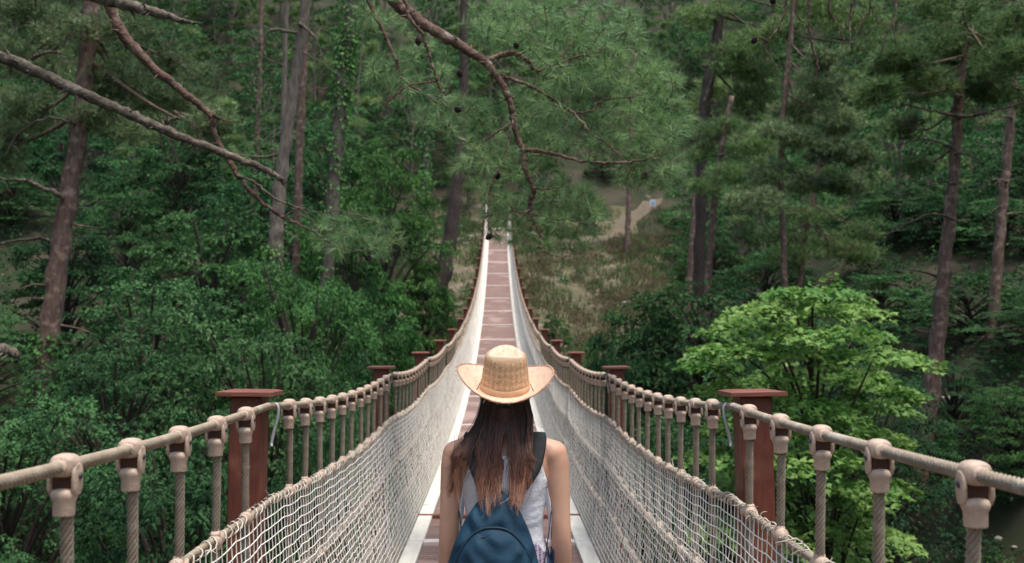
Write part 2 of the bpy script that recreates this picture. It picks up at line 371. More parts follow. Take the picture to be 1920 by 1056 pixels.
# net: rows follow (middle rope) -> inner side of lower rope -> outer edge of edge board
def netpt(s, y, t, wob=None):
    zt = zhand(y)-HR[1]*K; zl = zhand(y)-HR[2]*K; zb = zf(y)+.01
    t1 = (zt-zl)/(zt-zb)
    xt = .80*K-.012; xl = .795*K-.020; xb = HE+.006
    t = np.asarray(t)
    z = zt+(zb-zt)*t; x = np.where(t < t1, xt+(xl-xt)*t/t1, xl+(xb-xl)*(t-t1)/(1-t1))
    return AX+s*x, z
NR = 25
for s in (-1, 1):
    r = np.random.RandomState(3+s); mb = MB()
    # near
    def netzone(y0, y1, dy, vr, hr, nr, sides, wob):
        ya = np.arange(y0, y1, dy); ny = len(ya); t = np.linspace(0, 1, nr)
        G = np.zeros((ny, nr, 3))
        wv = np.cumsum(r.normal(0, 1, (ny, nr)), 0)*.15; wv -= np.repeat(wv.mean(0)[None], ny, 0)
        k = np.ones(9)/9; wv = wv-np.apply_along_axis(lambda c: np.convolve(c, np.ones(41)/41, 'same'), 0, wv)
        for i, y in enumerate(ya):
            x, z = netpt(s, y, t); G[i, :, 0] = x; G[i, :, 2] = z
            u = ((y-y0)/(.325*K)) % 1
            G[i, :, 2] += -wob*.9*(1-t)**2*4*u*(1-u)*(t > 0)        # scallop between clamps
        G[:, :, 1] = ya[:, None]+wob*.35*np.cumsum(r.normal(0, 1, (ny, nr)), 1)*.35*np.sin(pi*t)[None]
        G[:, :, 2] += wob*.35*wv*np.sin(pi*t)[None]; G[:, :, 0] += wob*.5*r.normal(0, .5, (ny, nr))*np.sin(pi*t)[None]
        for i in range(ny): tube(mb, G[i], vr, sides, cap=False, ref=np.array([0., 1, 0]), a=.5)
        for j in range(1, nr): tube(mb, G[:, j], hr, sides, cap=False, ref=np.array([1., 0, 0]), a=.5)
    netzone(1.5, 11.0, .0575, .0021, .0027, NR, 4, .014)
    netzone(11.0, 30, .10, .0034, .0044, NR, 3, .012)
    netzone(30, YE-.4, .26, .008, .008, 20, 3, .012)
    bb(mb, 'side_net', m_net, smooth=True)
# fallen leaves and needles on the boards
r = np.random.RandomState(77); mb = MB(); n = 420; y = 4+r.rand(n)**1.3*22; x = AX+r.uniform(-HB, HB, n); a = r.rand(n)*6.3; L = np.where(r.rand(n) < .6, .06, .03)*r.uniform(.6, 1.2, n); w = np.where(L > .035, .002, .011)
c = np.stack([x, y, np.array([zf(t) for t in y])+.006], 1); d = np.stack([np.cos(a), np.sin(a), 0*a], 1); s_ = np.stack([-np.sin(a), np.cos(a), 0*a], 1)
mb.add(np.stack([c-d*L[:, None], c+s_*w[:, None]+[0, 0, .003], c+d*L[:, None], c-s_*w[:, None]+[0, 0, .002]], 1).reshape(-1, 3), np.arange(n)[:, None]*4+np.arange(4)[None], np.repeat(r.rand(n), 4))
tag(mb.build('leaf_litter', M('fallen_leaf', (.16, .09, .045), (.30, .19, .09), attr=.9, rough=.9)), 'brown fallen leaves and needles lying on the bridge boards', 'leaf litter', kind='stuff')
# end pylons
for s, top in ((-1, 5.75), (1, 4.45)):
    mb = MB(); y = 72.5; x = AX+s*.74*K
    tube(mb, [(x, y, 2.2), (x, y, 3.5), (x, y, top-.02), (x, y, top)], [.12, .115, .105, .08], 12, ref=np.array([0., 1, 0])); bb(mb, 'end_pole', m_white, smooth=True)
# ------------------------------------------------------------------ person
m_skin = M('skin', (.64, .385, .27), (.54, .30, .20), scale=11, rough=.5, spec=.35, sss=.12, bump=.03, bscale=160)
m_tank = M('white_jersey', (.78, .78, .82), (.70, .70, .75), scale=10, rough=.85, bump=.35, bscale=16, stretch=(1, 1, 2.2))
m_strap = M('black_webbing', (.030, .031, .034), (.018, .019, .021), scale=60, rough=.85, bump=.2, bscale=300)
m_bag = M('blue_canvas', (.010, .045, .080), (.006, .028, .054), scale=7, rough=.72, bump=.30, bscale=18, spec=.25)
m_piping = M('bag_piping', (.007, .030, .055), rough=.6)
m_denim = M('denim', (.06, .10, .18), (.035, .06, .12), scale=50, rough=.9)
m_shoe = M('shoe_canvas', (.55, .53, .5), rough=.8)
PX = .025; PY = 3.34; PZ = zf(PY)
PE = empty('person', (PX, PY, PZ), label='woman from behind, long brown hair, white tank top, walking along the footbridge', cat='person')
body = MB()
def et(mb, rings, n=20, **k):
    "elliptical rings: (x,y,z,rx,ry) stacked mostly along z, closed"
    R = np.array(rings, float); N = len(rings); R = smooth_path(R, N*4)
    th = np.arange(n)/n*2*pi
    V = np.stack([R[:, 0:1]+R[:, 3:4]*np.cos(th), R[:, 1:2]+R[:, 4:5]*np.sin(th), R[:, 2:3]+0*th], -1)
    b = mb.n; up = R[-1, 2] > R[0, 2]
    f = gridf(len(R), n); f = f if up else f[:, ::-1]; mb.add(V, f, .5, 0)
    lo = list(range(b, b+n)); hi = list(range(mb.n-n, mb.n))
    mb.f.append(np.array([lo[::-1] if up else lo])); mb.m.append(np.array([0])); mb.f.append(np.array([hi if up else hi[::-1]])); mb.m.append(np.array([0]))
TORSO = [(0, .0, .76, .12, .09), (0, .0, .80, .168, .108), (0, .0, .88, .170, .115), (0, 0, .95, .145, .10), (0, .0, 1.02, .124, .088), (0, .0, 1.09, .126, .09), (0, .0, 1.17, .138, .098),
         (0, .0, 1.225, .148, .098), (0, 0, 1.27, .158, .086), (0, .0, 1.305, .150, .070), (0, 0, 1.33, .108, .058), (0, .0, 1.35, .060, .05)]
et(body, TORSO, 28)
for s in (-1, 1): ell(body, (s*.065, .085, 1.19), (.055, .045, .05), 16, 10)      # chest, away from the camera
et(body, [(0, -.005, 1.30, .056, .055), (0, .0, 1.36, .050, .050), (0, .008, 1.42, .050, .052), (0, .015, 1.47, .05, .055)], 20)
ell(body, (0, .018, 1.50), (.072, .090, .098), 24, 16); ell(body, (0, .045, 1.44), (.052, .055, .062), 18, 12)
ell(body, (0, .115, 1.475), (.011, .018, .020), 10, 8)          # nose
for s in (-1, 1):
    ell(body, (s*.073, .015, 1.48), (.008, .018, .030), 10, 8)  # ears
    ell(body, (s*.028, .098, 1.505), (.016, .012, .008), 10, 6) # eyelids
ell(body, (0, .105, 1.437), (.022, .010, .008), 10, 6)          # lips
for s in (-1, 1):
    # shoulder, arm
    ell(body, (s*.160, -.002, 1.292), (.050, .047, .046), 18, 12)
    arm = smooth_path([(s*.110, 0, 1.315), (s*.165, -.004, 1.288), (s*.175, -.006, 1.20), (s*.181, -.012, 1.10), (s*.187, -.016, 1.01), (s*.190, .006, .92), (s*.186, .030, .83), (s*.183, .036, .79)], 40)
    rr = np.interp(np.linspace(0, 7, 40), range(8), [.036, .043, .042, .037, .034, .034, .025, .023]); tube(body, arm, rr, 18, ref=np.array([0., 1, 0]))
    # hand: palm, five fingers
    ell(body, (s*.181, .043, .745), (.016, .036, .048), 16, 12)
    for k, (dy, L) in enumerate(((-.026, .058), (-.009, .068), (.009, .074), (.026, .066))):
        q = [(s*.181, .045+dy, .72), (s*.178, .048+dy*1.1, .70-L*.35), (s*.170, .048+dy*1.1, .70-L*.75), (s*.158, .046+dy, .70-L*1.05)]
        tube(body, smooth_path(q, 12), np.interp(np.linspace(0, 1, 12), [0, .8, 1], [.0088, .0075, .005]), 10, ref=np.array([0., 1, 0]))
    q = [(s*.176, .072, .765), (s*.166, .092, .735), (s*.158, .096, .705), (s*.153, .093, .685)]
    tube(body, smooth_path(q, 12), np.interp(np.linspace(0, 1, 12), [0, .8, 1], [.012, .009, .006]), 10, ref=np.array([1., 0, 0]))
    # leg, mid stride
    fy = .16 if s > 0 else -.14
    leg = smooth_path([(s*.08, 0, .84), (s*.088, fy*.2, .68), (s*.088, fy*.45, .46), (s*.088, fy*.7-.012, .26), (s*.088, fy, .075)], 40)
    rr = np.interp(np.linspace(0, 4, 40), range(5), [.09, .078, .052, .050, .034]); tube(body, leg, rr, 18, ref=np.array([0., 1, 0]))
    ell(body, (s*.09, fy+.05, .045), (.038, .105, .032), 16, 10)
tmp = body.mesh('tmp_body', [m_skin], True); to = bpy.data.objects.new('tmp_body', tmp); COL.objects.link(to)
rm = to.modifiers.new('r', 'REMESH'); rm.mode = 'VOXEL'; rm.voxel_size = .0055; rm.use_smooth_shade = True
sm = to.modifiers.new('s', 'SMOOTH'); sm.factor = .5; sm.iterations = 5
bpy.context.view_layer.update()
bme = bpy.data.meshes.new_from_object(to.evaluated_get(bpy.context.evaluated_depsgraph_get())); bpy.data.objects.remove(to); bme.name = 'body'
bme.materials.clear(); bme.materials.append(m_skin)
for p in bme.polygons: p.use_smooth = True
bo = link('body', bme, PE)
# clothing cut from the body surface, pushed outwards
def garment(name, mat, inside, off, thick=.002, sm_it=12, wr=0.):
    bm = bmesh.new(); bm.from_mesh(bme); bm.normal_update()
    kill = [f for f in bm.faces if not all(inside(v.co) for v in f.verts)]
    bmesh.ops.delete(bm, geom=kill, context='FACES')
    for v in list(bm.verts):
        if not v.link_faces: bm.verts.remove(v)
    for it in range(sm_it):
        new = {}
        for v in bm.verts:
            be = [e for e in v.link_edges if e.is_boundary]
            if len(be) == 2: new[v] = (be[0].other_vert(v).co+be[1].other_vert(v).co)*.25+v.co*.5
        for v, c in new.items(): v.co = c
    bm.normal_update()
    mv = [(v, v.normal.copy()) for v in bm.verts]
    for v, n in mv: v.co += n*(off+wr*(sin(v.co.z*75+8*v.co.x+2*sin(v.co.x*30))*.5+.5*sin(v.co.z*31+v.co.x*55)))
    me = bpy.data.meshes.new(name); bm.to_mesh(me); bm.free(); me.materials.append(mat)
    for p in me.polygons: p.use_smooth = True
    o = link(name, me, PE); so2 = o.modifiers.new('t', 'SOLIDIFY'); so2.thickness = thick; so2.offset = -1
    return o
def in_tank(c):
    x = abs(c.x)
    if c.z < .965 or x > .156: return False
    if c.y < .01:   # back: neckline about shoulder-blade height, armholes
        if c.z > 1.318-.02*(1-min(1, x/.07)**2) : return x > .062 and x < .118 and c.z < 1.36
        lim = .118 if c.z > 1.27 else .118+(1.27-c.z)*.33
        if c.z > 1.15: return x < min(.150, lim)
        return True
    if c.z > 1.24: return .062 < x < .118
    return x < .118+max(0, (1.27-c.z))*.33 or c.z < 1.15
garment('tank_top', m_tank, in_tank, .005, .002, 14, .0016)
def in_short(c): return .62 < c.z < .985 and abs(c.x) < .165+.2*(.985-c.z)*0+.02*(c.z < .9) and not (abs(c.x) > .15 and c.z < .80 and c.y > .02 and abs(c.x) > .166)
garment('denim_shorts', m_denim, in_short, .0035, .003, 8)
def in_shoe(c): return c.z < .085
garment('shoe', m_shoe, in_shoe, .005, .004, 4)
# plaid shirt tied round the waist
m_plaid = bpy.data.materials.new('plaid_cotton'); m_plaid.use_nodes = True
n_ = m_plaid.node_tree; N_ = n_.nodes; L_ = n_.links; b_ = N_['Principled BSDF']; b_.inputs['Roughness'].default_value = .9
tc = N_.new('ShaderNodeTexCoord'); w1 = N_.new('ShaderNodeTexWave'); w2 = N_.new('ShaderNodeTexWave'); w1.bands_direction = 'X'; w2.bands_direction = 'Z'
for w, sc in ((w1, 22), (w2, 22)): w.inputs['Scale'].default_value = sc; w.inputs['Distortion'].default_value = .4; L_.new(tc.outputs['Object'], w.inputs[0])
cr1 = N_.new('ShaderNodeValToRGB'); cr1.color_ramp.elements[0].color = (.04, .055, .13, 1); cr1.color_ramp.elements[1].color = (.45, .44, .50, 1); e = cr1.color_ramp.elements.new(.55); e.color = (.08, .10, .22, 1)
cr2 = N_.new('ShaderNodeValToRGB'); cr2.color_ramp.elements[0].color = (.05, .06, .14, 1); cr2.color_ramp.elements[1].color = (.38, .10, .12, 1); e = cr2.color_ramp.elements.new(.5); e.color = (.40, .38, .44, 1)
L_.new(w1.outputs[1], cr1.inputs[0]); L_.new(w2.outputs[1], cr2.inputs[0]); mx = N_.new('ShaderNodeMix'); mx.data_type = 'RGBA'; mx.inputs[0].default_value = .5
L_.new(cr1.outputs[0], mx.inputs[6]); L_.new(cr2.outputs[0], mx.inputs[7]); L_.new(mx.outputs[2], b_.inputs['Base Color'])
mb = MB(); n = 72; rows = []
for k, z in enumerate(np.linspace(1.003, .64, 26)):
    u = k/25; th = np.arange(n)/n*2*pi; rx = .131+.012*min(1, u*6)+.060*u; ry = .098+.03*min(1, u*5)+.04*u
    fold = 1+.05*u*np.sin(th*9)+.03*np.sin(th*5+3*u)+.012*np.sin(u*30+th*4)
    zz = z-.05*np.maximum(0, np.sin(th))*0-.07*u*np.cos(th*3)*.3+.004*np.sin(th*7)
    rows.append(np.stack([rx*fold*np.cos(th), ry*fold*np.sin(th), zz+0*th], -1))
mb.add(np.array(rows), gridf(26, n)[:, ::-1]); so_ = mb.build('plaid_shirt', m_plaid, PE, True); q = so_.modifiers.new('t', 'SOLIDIFY'); q.thickness = .003

# ---- hair
m_hair = bpy.data.materials.new('brown_hair'); m_hair.use_nodes = True
n_ = m_hair.node_tree; N_ = n_.nodes; L_ = n_.links; b_ = N_['Principled BSDF']; b_.inputs['Roughness'].default_value = .42; b_.inputs['Specular IOR Level'].default_value = .45
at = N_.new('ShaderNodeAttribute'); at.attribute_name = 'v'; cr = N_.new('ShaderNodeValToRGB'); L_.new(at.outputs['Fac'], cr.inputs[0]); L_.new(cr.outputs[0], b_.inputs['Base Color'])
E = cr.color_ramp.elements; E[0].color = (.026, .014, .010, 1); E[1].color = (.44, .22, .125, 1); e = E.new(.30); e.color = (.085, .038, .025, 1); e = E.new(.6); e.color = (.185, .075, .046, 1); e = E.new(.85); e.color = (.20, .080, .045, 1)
hr = np.random.RandomState(11)
def backy(x, z):   # surface the hair lies on (towards the camera is negative y)
    t = np.interp(z, [1.0, 1.10, 1.17, 1.23, 1.29, 1.34, 1.40, 1.50], [-.262, -.235, -.165, -.118, -.098, -.075, -.062, -.085])
    return t*(1-.9*min(1, abs(x)/.22)**3)
locks = []
# (root angle deg about head: 0 = straight back, - = left), end x, end z, mid x at shoulder height, curl
spec = [(-96, -.186, 1.165, -.152), (-88, -.190, 1.125, -.158), (-80, -.168, 1.205, -.150), (-75, -.160, 1.12, -.142), (-66, -.150, 1.20, -.130), (-58, -.128, 1.15, -.118),
        (-50, -.082, 1.110, -.088), (-43, -.086, 1.072, -.080), (-36, -.074, 1.064, -.070), (-29, -.062, 1.052, -.060), (-23, -.050, 1.058, -.048), (-17, -.040, 1.075, -.036), (-10, -.018, 1.09, -.027), (-6, -.012, 1.075, -.024), 
        (7, .010, 1.075, .020), (13, .020, 1.070, .026), (20, .028, 1.058, .034), (27, .042, 1.060, .043), (34, .054, 1.066, .051), (42, .064, 1.082, .059),
        (52, .066, 1.13, .064), (62, .072, 1.17, .069), (74, .082, 1.105, .076), (88, .088, 1.18, .080)]
hm = MB()
for li, (ang, ex, ez, mx_) in enumerate(spec):
    ns = 48 if abs(ang) < 48 else 22
    if ang < -74: ns = 60
    lr = hr.rand()
    for k in range(ns):
        a0 = radians(ang+hr.normal(0, 5)); up = hr.rand()
        rx, ry = .076, .094
        r0 = np.array([rx*sin(a0), .018-ry*cos(a0), 1.50+.03*up-.025])
        sp = hr.normal(0, 1, 2)
        m1 = np.array([.080*sin(a0)+.008*sp[0], .012-.088*cos(a0), 1.405])
        m2x = mx_+sp[0]*.0048; m2 = np.array([m2x, backy(m2x, 1.31)-.006-.010*hr.rand(), 1.31])
        cnv = .42+.3*hr.rand()
        ex_ = ex+sp[0]*.0085*cnv+hr.normal(0, .002); ez_ = ez+(.078 if ang > -70 else .035)+abs(hr.normal(0, .05))-.008+.03*abs(sp[0])*.3
        zm = (1.31+min(ez_, 1.27))/2; xm = (m2x+ex_)/2+.012*sin(lr*9+zm*20)
        m3 = np.array([xm, backy(xm, zm)-.005-.012*hr.rand(), zm])
        e_ = np.array([ex_, backy(ex_, ez_)-.004-.008*hr.rand(), ez_])
        if hr.rand() < .06: m3 += hr.normal(0, .012, 3); e_ += hr.normal(0, .02, 3)*[1, .4, 1]
        p = smooth_path([r0, m1, m2, m3, e_], 15)
        p[:, 0] += (.0052*np.sin(p[:, 2]*34+lr*20)+.0012*np.sin(p[:, 2]*90+sp[1]))*np.linspace(0, 1.3, 15); p[:, 1] += .003*np.sin(p[:, 2]*45+lr*30)*np.linspace(0, 1, 15)
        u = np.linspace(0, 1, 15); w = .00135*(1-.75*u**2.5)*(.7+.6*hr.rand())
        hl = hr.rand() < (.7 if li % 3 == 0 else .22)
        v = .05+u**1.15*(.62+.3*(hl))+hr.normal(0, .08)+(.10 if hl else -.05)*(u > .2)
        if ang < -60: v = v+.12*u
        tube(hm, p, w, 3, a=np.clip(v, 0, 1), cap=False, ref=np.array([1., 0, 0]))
# dark under-volume on the head
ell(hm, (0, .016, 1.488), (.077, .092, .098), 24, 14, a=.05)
et_b = hm.n
tube(hm, smooth_path([(0, -.036, 1.455), (0, -.040, 1.41), (0, -.038, 1.36)], 10), np.linspace(.044, .030, 10), 16, a=.08, sq=1, ref=np.array([0., 1, 0]))
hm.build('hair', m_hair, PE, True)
# ---- straps and backpack
def ribbon(mb, pts, wid, thk, nrm, a=.5, n=36):
    p = smooth_path(pts, n); t = np.gradient(p, axis=0); t /= np.linalg.norm(t, axis=1)[:, None]
    N0 = smooth_path(nrm, n); N0 /= np.linalg.norm(N0, axis=1)[:, None]; sdv = np.cross(t, N0); sdv /= np.linalg.norm(sdv, axis=1)[:, None]; N0 = np.cross(sdv, t)
    wid = np.interp(np.linspace(0, 1, n), np.linspace(0, 1, len(np.atleast_1d(wid))), np.atleast_1d(wid))[:, None]
    c = [(-.5, -.5), (-.42, .5), (0, .62), (.42, .5), (.5, -.5)]
    V = np.stack([p+sdv*wid*x+N0*thk*y for x, y in c], 1); mb.add(V, gridf(n, 5), a)
BZ = 1.873
strap = []
for s, cx in ((-1, -.096), (1, .098)):
    mb = MB()
    pts = [(s*.105, .085, 1.16), (s*.108, .088, 1.25), (s*.108, .060, 1.322), (s*.108+.0*s, .0, 1.358), (s*.104, -.050, 1.330), (s*.088, -.096, 1.27), (s*.060-.008, -.125, 1.215), (s*.038-.014, -.135, 1.165)]
    nr = [(0, 1, 0), (0, 1, .2), (0, .5, 1), (0, 0, 1), (0, -.7, 1), (0, -1, .4), (0, -1, .3), (0, -1, .3)]
    ribbon(mb, pts, [.05, .056, .060, .062, .062, .060, .054, .042], .012, nr, n=44); mb.build('shoulder_strap', m_strap, PE, True)
    strap.append(mb)
    mb = MB()   # thin adjusting cord from under the arm to the bag bottom
    tube(mb, smooth_path([(s*.110, .07, 1.15), (s*.150, .0, 1.12), (s*.148, -.07, 1.085), (s*.130, -.13, .99), (s*.118-.01, -.14, .86), (s*.11, -.14, .80)], 30), .0035, 6, ref=np.array([1., 0, 0]), sq=.6)
    mb.build('strap_cord', m_strap, PE, True)
BG = empty('backpack', (PX-.038, PY-.165, PZ+.725), label='small dark blue canvas backpack worn on the back of the woman in the straw hat', cat='backpack')
bo0 = np.array([-.03, -.165, .74])
def bagrings(prof, y0, ex=2.7, n=40, wob=0):
    V = []
    for (z, hw_, d, cx, yo) in prof:
        th = np.arange(n)/n*2*pi; c, s_ = np.cos(th), np.sin(th)
        V.append(np.stack([cx+hw_*np.sign(c)*np.abs(c)**(2/ex), y0+yo-d/2+d/2*np.sign(s_)*np.abs(s_)**(2/ex), z+0*th], -1))
    return np.array(V)
prof = [(.752, .10, .08, 0, 0), (.758, .135, .12, 0, 0), (.78, .150, .145, 0, 0), (.84, .156, .155, 0, 0), (.90, .155, .155, 0, 0), (.96, .150, .150, 0, 0), (1.00, .141, .143, 0, 0), (1.05, .126, .130, .001, -.002), (1.09, .109, .113, .003, -.004),
        (1.13, .090, .092, .004, -.010), (1.16, .071, .072, .006, -.015), (1.182, .052, .055, .007, -.020), (1.196, .034, .040, .008, -.024), (1.203, .015, .022, .008, -.030)]
P_ = smooth_path(np.array(prof), 60); V = bagrings(P_, -.095); 
Vf = V.reshape(-1, 3); fy = (Vf[:, 1] < -.16)
Vf[:, 1] += np.where(Vf[:, 1] < -.13, .0075*np.sin(Vf[:, 2]*70+14*np.sin(Vf[:, 0]*16))+.004*np.sin(Vf[:, 0]*60+Vf[:, 2]*35), 0)
mb = MB(); mb.add(Vf, gridf(60, 40)); n = 40
mb.f.append(np.array([list(range(39, -1, -1))])); mb.m.append(np.array([0])); mb.f.append(np.array([list(range(mb.n-40, mb.n))])); mb.m.append(np.array([0]))
mb.v = [v+np.array([-.03, 0, 0])-bo0 for v in mb.v]; mb.build('bag_body', m_bag, BG, True)
# front pocket: a puffed arch
def bagfront(x, z):
    hw_ = np.interp(z, P_[:, 0], P_[:, 1]); d = np.interp(z, P_[:, 0], P_[:, 2]); yo = np.interp(z, P_[:, 0], P_[:, 4]); cx = np.interp(z, P_[:, 0], P_[:, 3])
    q = np.clip(np.abs((x-cx)/hw_), 0, .999); return -.095+yo-d/2-d/2*(1-q**2.7)**(1/2.7)
mb = MB(); nu, nv = 44, 34; V = np.zeros((nv, nu, 3)); A0 = 1.108
arch = lambda x: A0-.0-.10*(abs(x)/.118)**2.6
for j in range(nu):
    x = -.118+.236*j/(nu-1)
    for i in range(nv):
        z = .79+(arch(x)-.79)*i/(nv-1); ed = min((arch(x)-z)/.03, (.118-abs(x))/.02, (z-.79)/.03, 1); ed = max(ed, 0)**.5
        wr = .0035*sin(z*90+5*sin(x*22+1))+.0035*sin(x*75+z*30)
        V[i, j] = (x, bagfront(x, z)-.002-ed*(.020+wr), z)
mb.add(V, gridf(nv, nu, False)[:, ::1]); mb.v = [v+np.array([-.03, 0, 0])-bo0 for v in mb.v]; mb.build('front_pocket', m_bag, BG, True)
for off, rad, mat, nm in ((.004, .0042, m_piping, 'piping'), (.016, .0022, m_strap, 'zipper')):
    mb = MB(); xs = np.linspace(-.118, .118, 60); q = [(-.1195, .80)]+[(x, arch(x)+.002-off*.0) for x in xs]+[(.1195, .80)]
    p = np.array([(x, bagfront(x, z)-(.006 if nm == 'piping' else .023), z-(0 if nm == 'piping' else .022)) for x, z in q]); p[:, 0] *= (1 if nm == 'piping' else .90)
    tube(mb, p, rad, 8, ref=np.array([0., 1, 0])); mb.v = [v+np.array([-.03, 0, 0])-bo0 for v in mb.v]; mb.build(nm, mat, BG, True)
mb = MB(); tube(mb, smooth_path([(-.018, -.128, 1.185), (-.02, -.120, 1.20), (.0, -.118, 1.206), (.02, -.120, 1.20), (.02, -.128, 1.185)], 20), .006, 8, sq=.4, ref=np.array([0., 1, 0])); mb.v = [v+np.array([-.022, 0, 0])-bo0 for v in mb.v]; mb.build('carry_loop', m_strap, BG, True)

# ---- straw hat
m_straw = bpy.data.materials.new('woven_straw'); m_straw.use_nodes = True
n_ = m_straw.node_tree; N_ = n_.nodes; L_ = n_.links; b_ = N_['Principled BSDF']; b_.inputs['Roughness'].default_value = .6
uvn = N_.new('ShaderNodeUVMap'); uvn.uv_map = 'UVMap'
mp = N_.new('ShaderNodeMapping'); mp.inputs['Rotation'].default_value = (0, 0, pi/4); L_.new(uvn.outputs[0], mp.inputs[0])
ck = N_.new('ShaderNodeTexChecker'); ck.inputs['Scale'].default_value = 62; L_.new(mp.outputs[0], ck.inputs[0])
mpa = N_.new('ShaderNodeMapping'); mpa.inputs['Scale'].default_value = (1, 7, 1); mpb = N_.new('ShaderNodeMapping'); mpb.inputs['Scale'].default_value = (7, 1, 1)
na = N_.new('ShaderNodeTexNoise'); nb = N_.new('ShaderNodeTexNoise')
for q_, m_ in ((na, mpa), (nb, mpb)): L_.new(mp.outputs[0], m_.inputs[0]); L_.new(m_.outputs[0], q_.inputs[0]); q_.inputs['Scale'].default_value = 60; q_.inputs['Detail'].default_value = 4
fm_ = N_.new('ShaderNodeMix'); fm_.data_type = 'FLOAT'; L_.new(ck.outputs['Fac'], fm_.inputs[0]); L_.new(na.outputs[0], fm_.inputs[2]); L_.new(nb.outputs[0], fm_.inputs[3])
cr = N_.new('ShaderNodeValToRGB'); fc_ = N_.new('ShaderNodeMath'); fc_.operation = 'MULTIPLY_ADD'; fc_.inputs[1].default_value = .09; L_.new(ck.outputs['Fac'], fc_.inputs[0]); fs_ = N_.new('ShaderNodeMath'); fs_.operation = 'SUBTRACT'; fs_.inputs[1].default_value = .045; L_.new(fm_.outputs[0], fs_.inputs[0]); L_.new(fs_.outputs[0], fc_.inputs[2]); L_.new(fc_.outputs[0], cr.inputs[0]); E = cr.color_ramp.elements
E[0].position = .30; E[0].color = (.25, .125, .055, 1); E[1].position = .70; E[1].color = (.76, .54, .35, 1); e = E.new(.48); e.color = (.52, .32, .165, 1)
at = N_.new('ShaderNodeAttribute'); at.attribute_name = 'v'; mx = N_.new('ShaderNodeMix'); mx.data_type = 'RGBA'; L_.new(at.outputs['Fac'], mx.inputs[0]); L_.new(cr.outputs[0], mx.inputs[6])
crb = N_.new('ShaderNodeValToRGB'); L_.new(fm_.outputs[0], crb.inputs[0]); E = crb.color_ramp.elements; E[0].position = .32; E[0].color = (.38, .17, .085, 1); E[1].position = .66; E[1].color = (.80, .62, .49, 1); e = E.new(.46); e.color = (.70, .49, .35, 1)
L_.new(crb.outputs[0], mx.inputs[7]); L_.new(mx.outputs[2], b_.inputs['Base Color'])
bp = N_.new('ShaderNodeBump'); bp.inputs['Strength'].default_value = .7; bp.inputs['Distance'].default_value = .003; ad = N_.new('ShaderNodeMath'); ad.operation = 'ADD'
mul = N_.new('ShaderNodeMath'); mul.operation = 'MULTIPLY'; mul.inputs[1].default_value = .35; L_.new(ck.outputs['Fac'], mul.inputs[0])
L_.new(fm_.outputs[0], ad.inputs[0]); L_.new(mul.outputs[0], ad.inputs[1]); L_.new(ad.outputs[0], bp.inputs['Height']); L_.new(bp.outputs[0], b_.inputs['Normal'])
m_band = M('hat_ribbon', (.66, .42, .25), (.54, .33, .19), scale=30, rough=.6)
m_hedge = M('hat_binding', (.62, .38, .25), (.30, .13, .08), scale=70, rough=.6, bump=.3, bscale=200)
HE_ = empty('straw_hat', (PX, PY+.008, PZ+1.512), label='woven straw cowboy hat with upturned brim and orange band on the woman\'s head', cat='hat')
HE_.rotation_euler = (radians(13.5), radians(1.5), 0)   # tipped back, towards the camera
n = 120; th = np.arange(n)/n*2*pi; rings = []; uv = []; av = []
def crown_r(z):  # z 0..0.15
    return np.interp(z, [0, .02, .05, .085, .110, .125], [1., .985, .945, .89, .85, .76])
for z in np.concatenate([np.linspace(0, .116, 18)]):
    q = crown_r(z); rings.append(np.stack([.082*q*np.cos(th), .100*q*np.sin(th), z+0*th], -1)); uv.append(np.stack([th*.09, z+0*th], -1)); av.append(0*th)
for q, z in ((.70, .1235), (.60, .1245), (.46, .117), (.32, .108), (.18, .103), (.03, .102)):   # pinched, creased top
    crease = -.010*np.cos(th*2)*(q > .3); rings.append(np.stack([.082*q*np.cos(th), .100*q*np.sin(th), z+crease*.6-.004*np.sin(th)*0, ], -1)); uv.append(np.stack([q*np.cos(th)*.09, q*np.sin(th)*.09+.3], -1)); av.append(0*th+.75)
cv = np.array(rings); mb = MB(); mb.add(cv.reshape(-1, 3), gridf(len(rings), n), np.array(av).ravel()); UVs = [np.array(uv).reshape(-1, 2)]
b0 = mb.n-n; mb.f.append(np.array([list(range(b0, b0+n))])); mb.m.append(np.array([0]))
def brim(u, th):
    rx = .082+(.160-.082)*u; ry = .100+(.178-.100)*u
    side = np.cos(th)**2; z = u**1.5*(.012+.052*side)
    tuck = 1-.10*side*u**3*0
    return np.stack([rx*np.cos(th), ry*np.sin(th), z], -1)
us = np.linspace(0, 1, 26); bv = np.array([brim(u, th) for u in us])
def addbrim(zoff, flip, a):
    V = bv.copy(); V[..., 2] += zoff; f = gridf(26, n); mb.add(V.reshape(-1, 3), f if flip else f[:, ::-1], a)
    UVs.append(np.stack([(bv[..., 0]).ravel()*1.1, (bv[..., 1]).ravel()*1.1], -1))
addbrim(.0012, True, .9); addbrim(-.0012, False, .6)
hme = mb.mesh('hat_body', [m_straw], True)
uvl = hme.uv_layers.new(name='UVMap'); UV = np.concatenate(UVs); li = np.zeros(len(hme.loops), int); hme.loops.foreach_get('vertex_index', li); uvl.data.foreach_set('uv', UV[li].astype(np.float32).ravel())
link('hat_body', hme, HE_)
mb = MB(); ed = np.vstack([bv[-1], bv[-1][:1]]); tube(mb, ed, .0028, 8, ref=np.array([0., 0, 1]), cap=False)
for k in range(70):
    i = hr.randint(0, n); q0 = bv[-1][i]; o = q0/np.linalg.norm(q0[:2])*[1, 1, 0]; tube(mb, [q0, q0+o*.006+hr.normal(0, .003, 3), q0+o*.008+hr.normal(0, .005, 3)], [.0007, .0006, .0003], 3, cap=False)
mb.build('brim_binding', m_hedge, HE_, True)
mb = MB(); rg = []
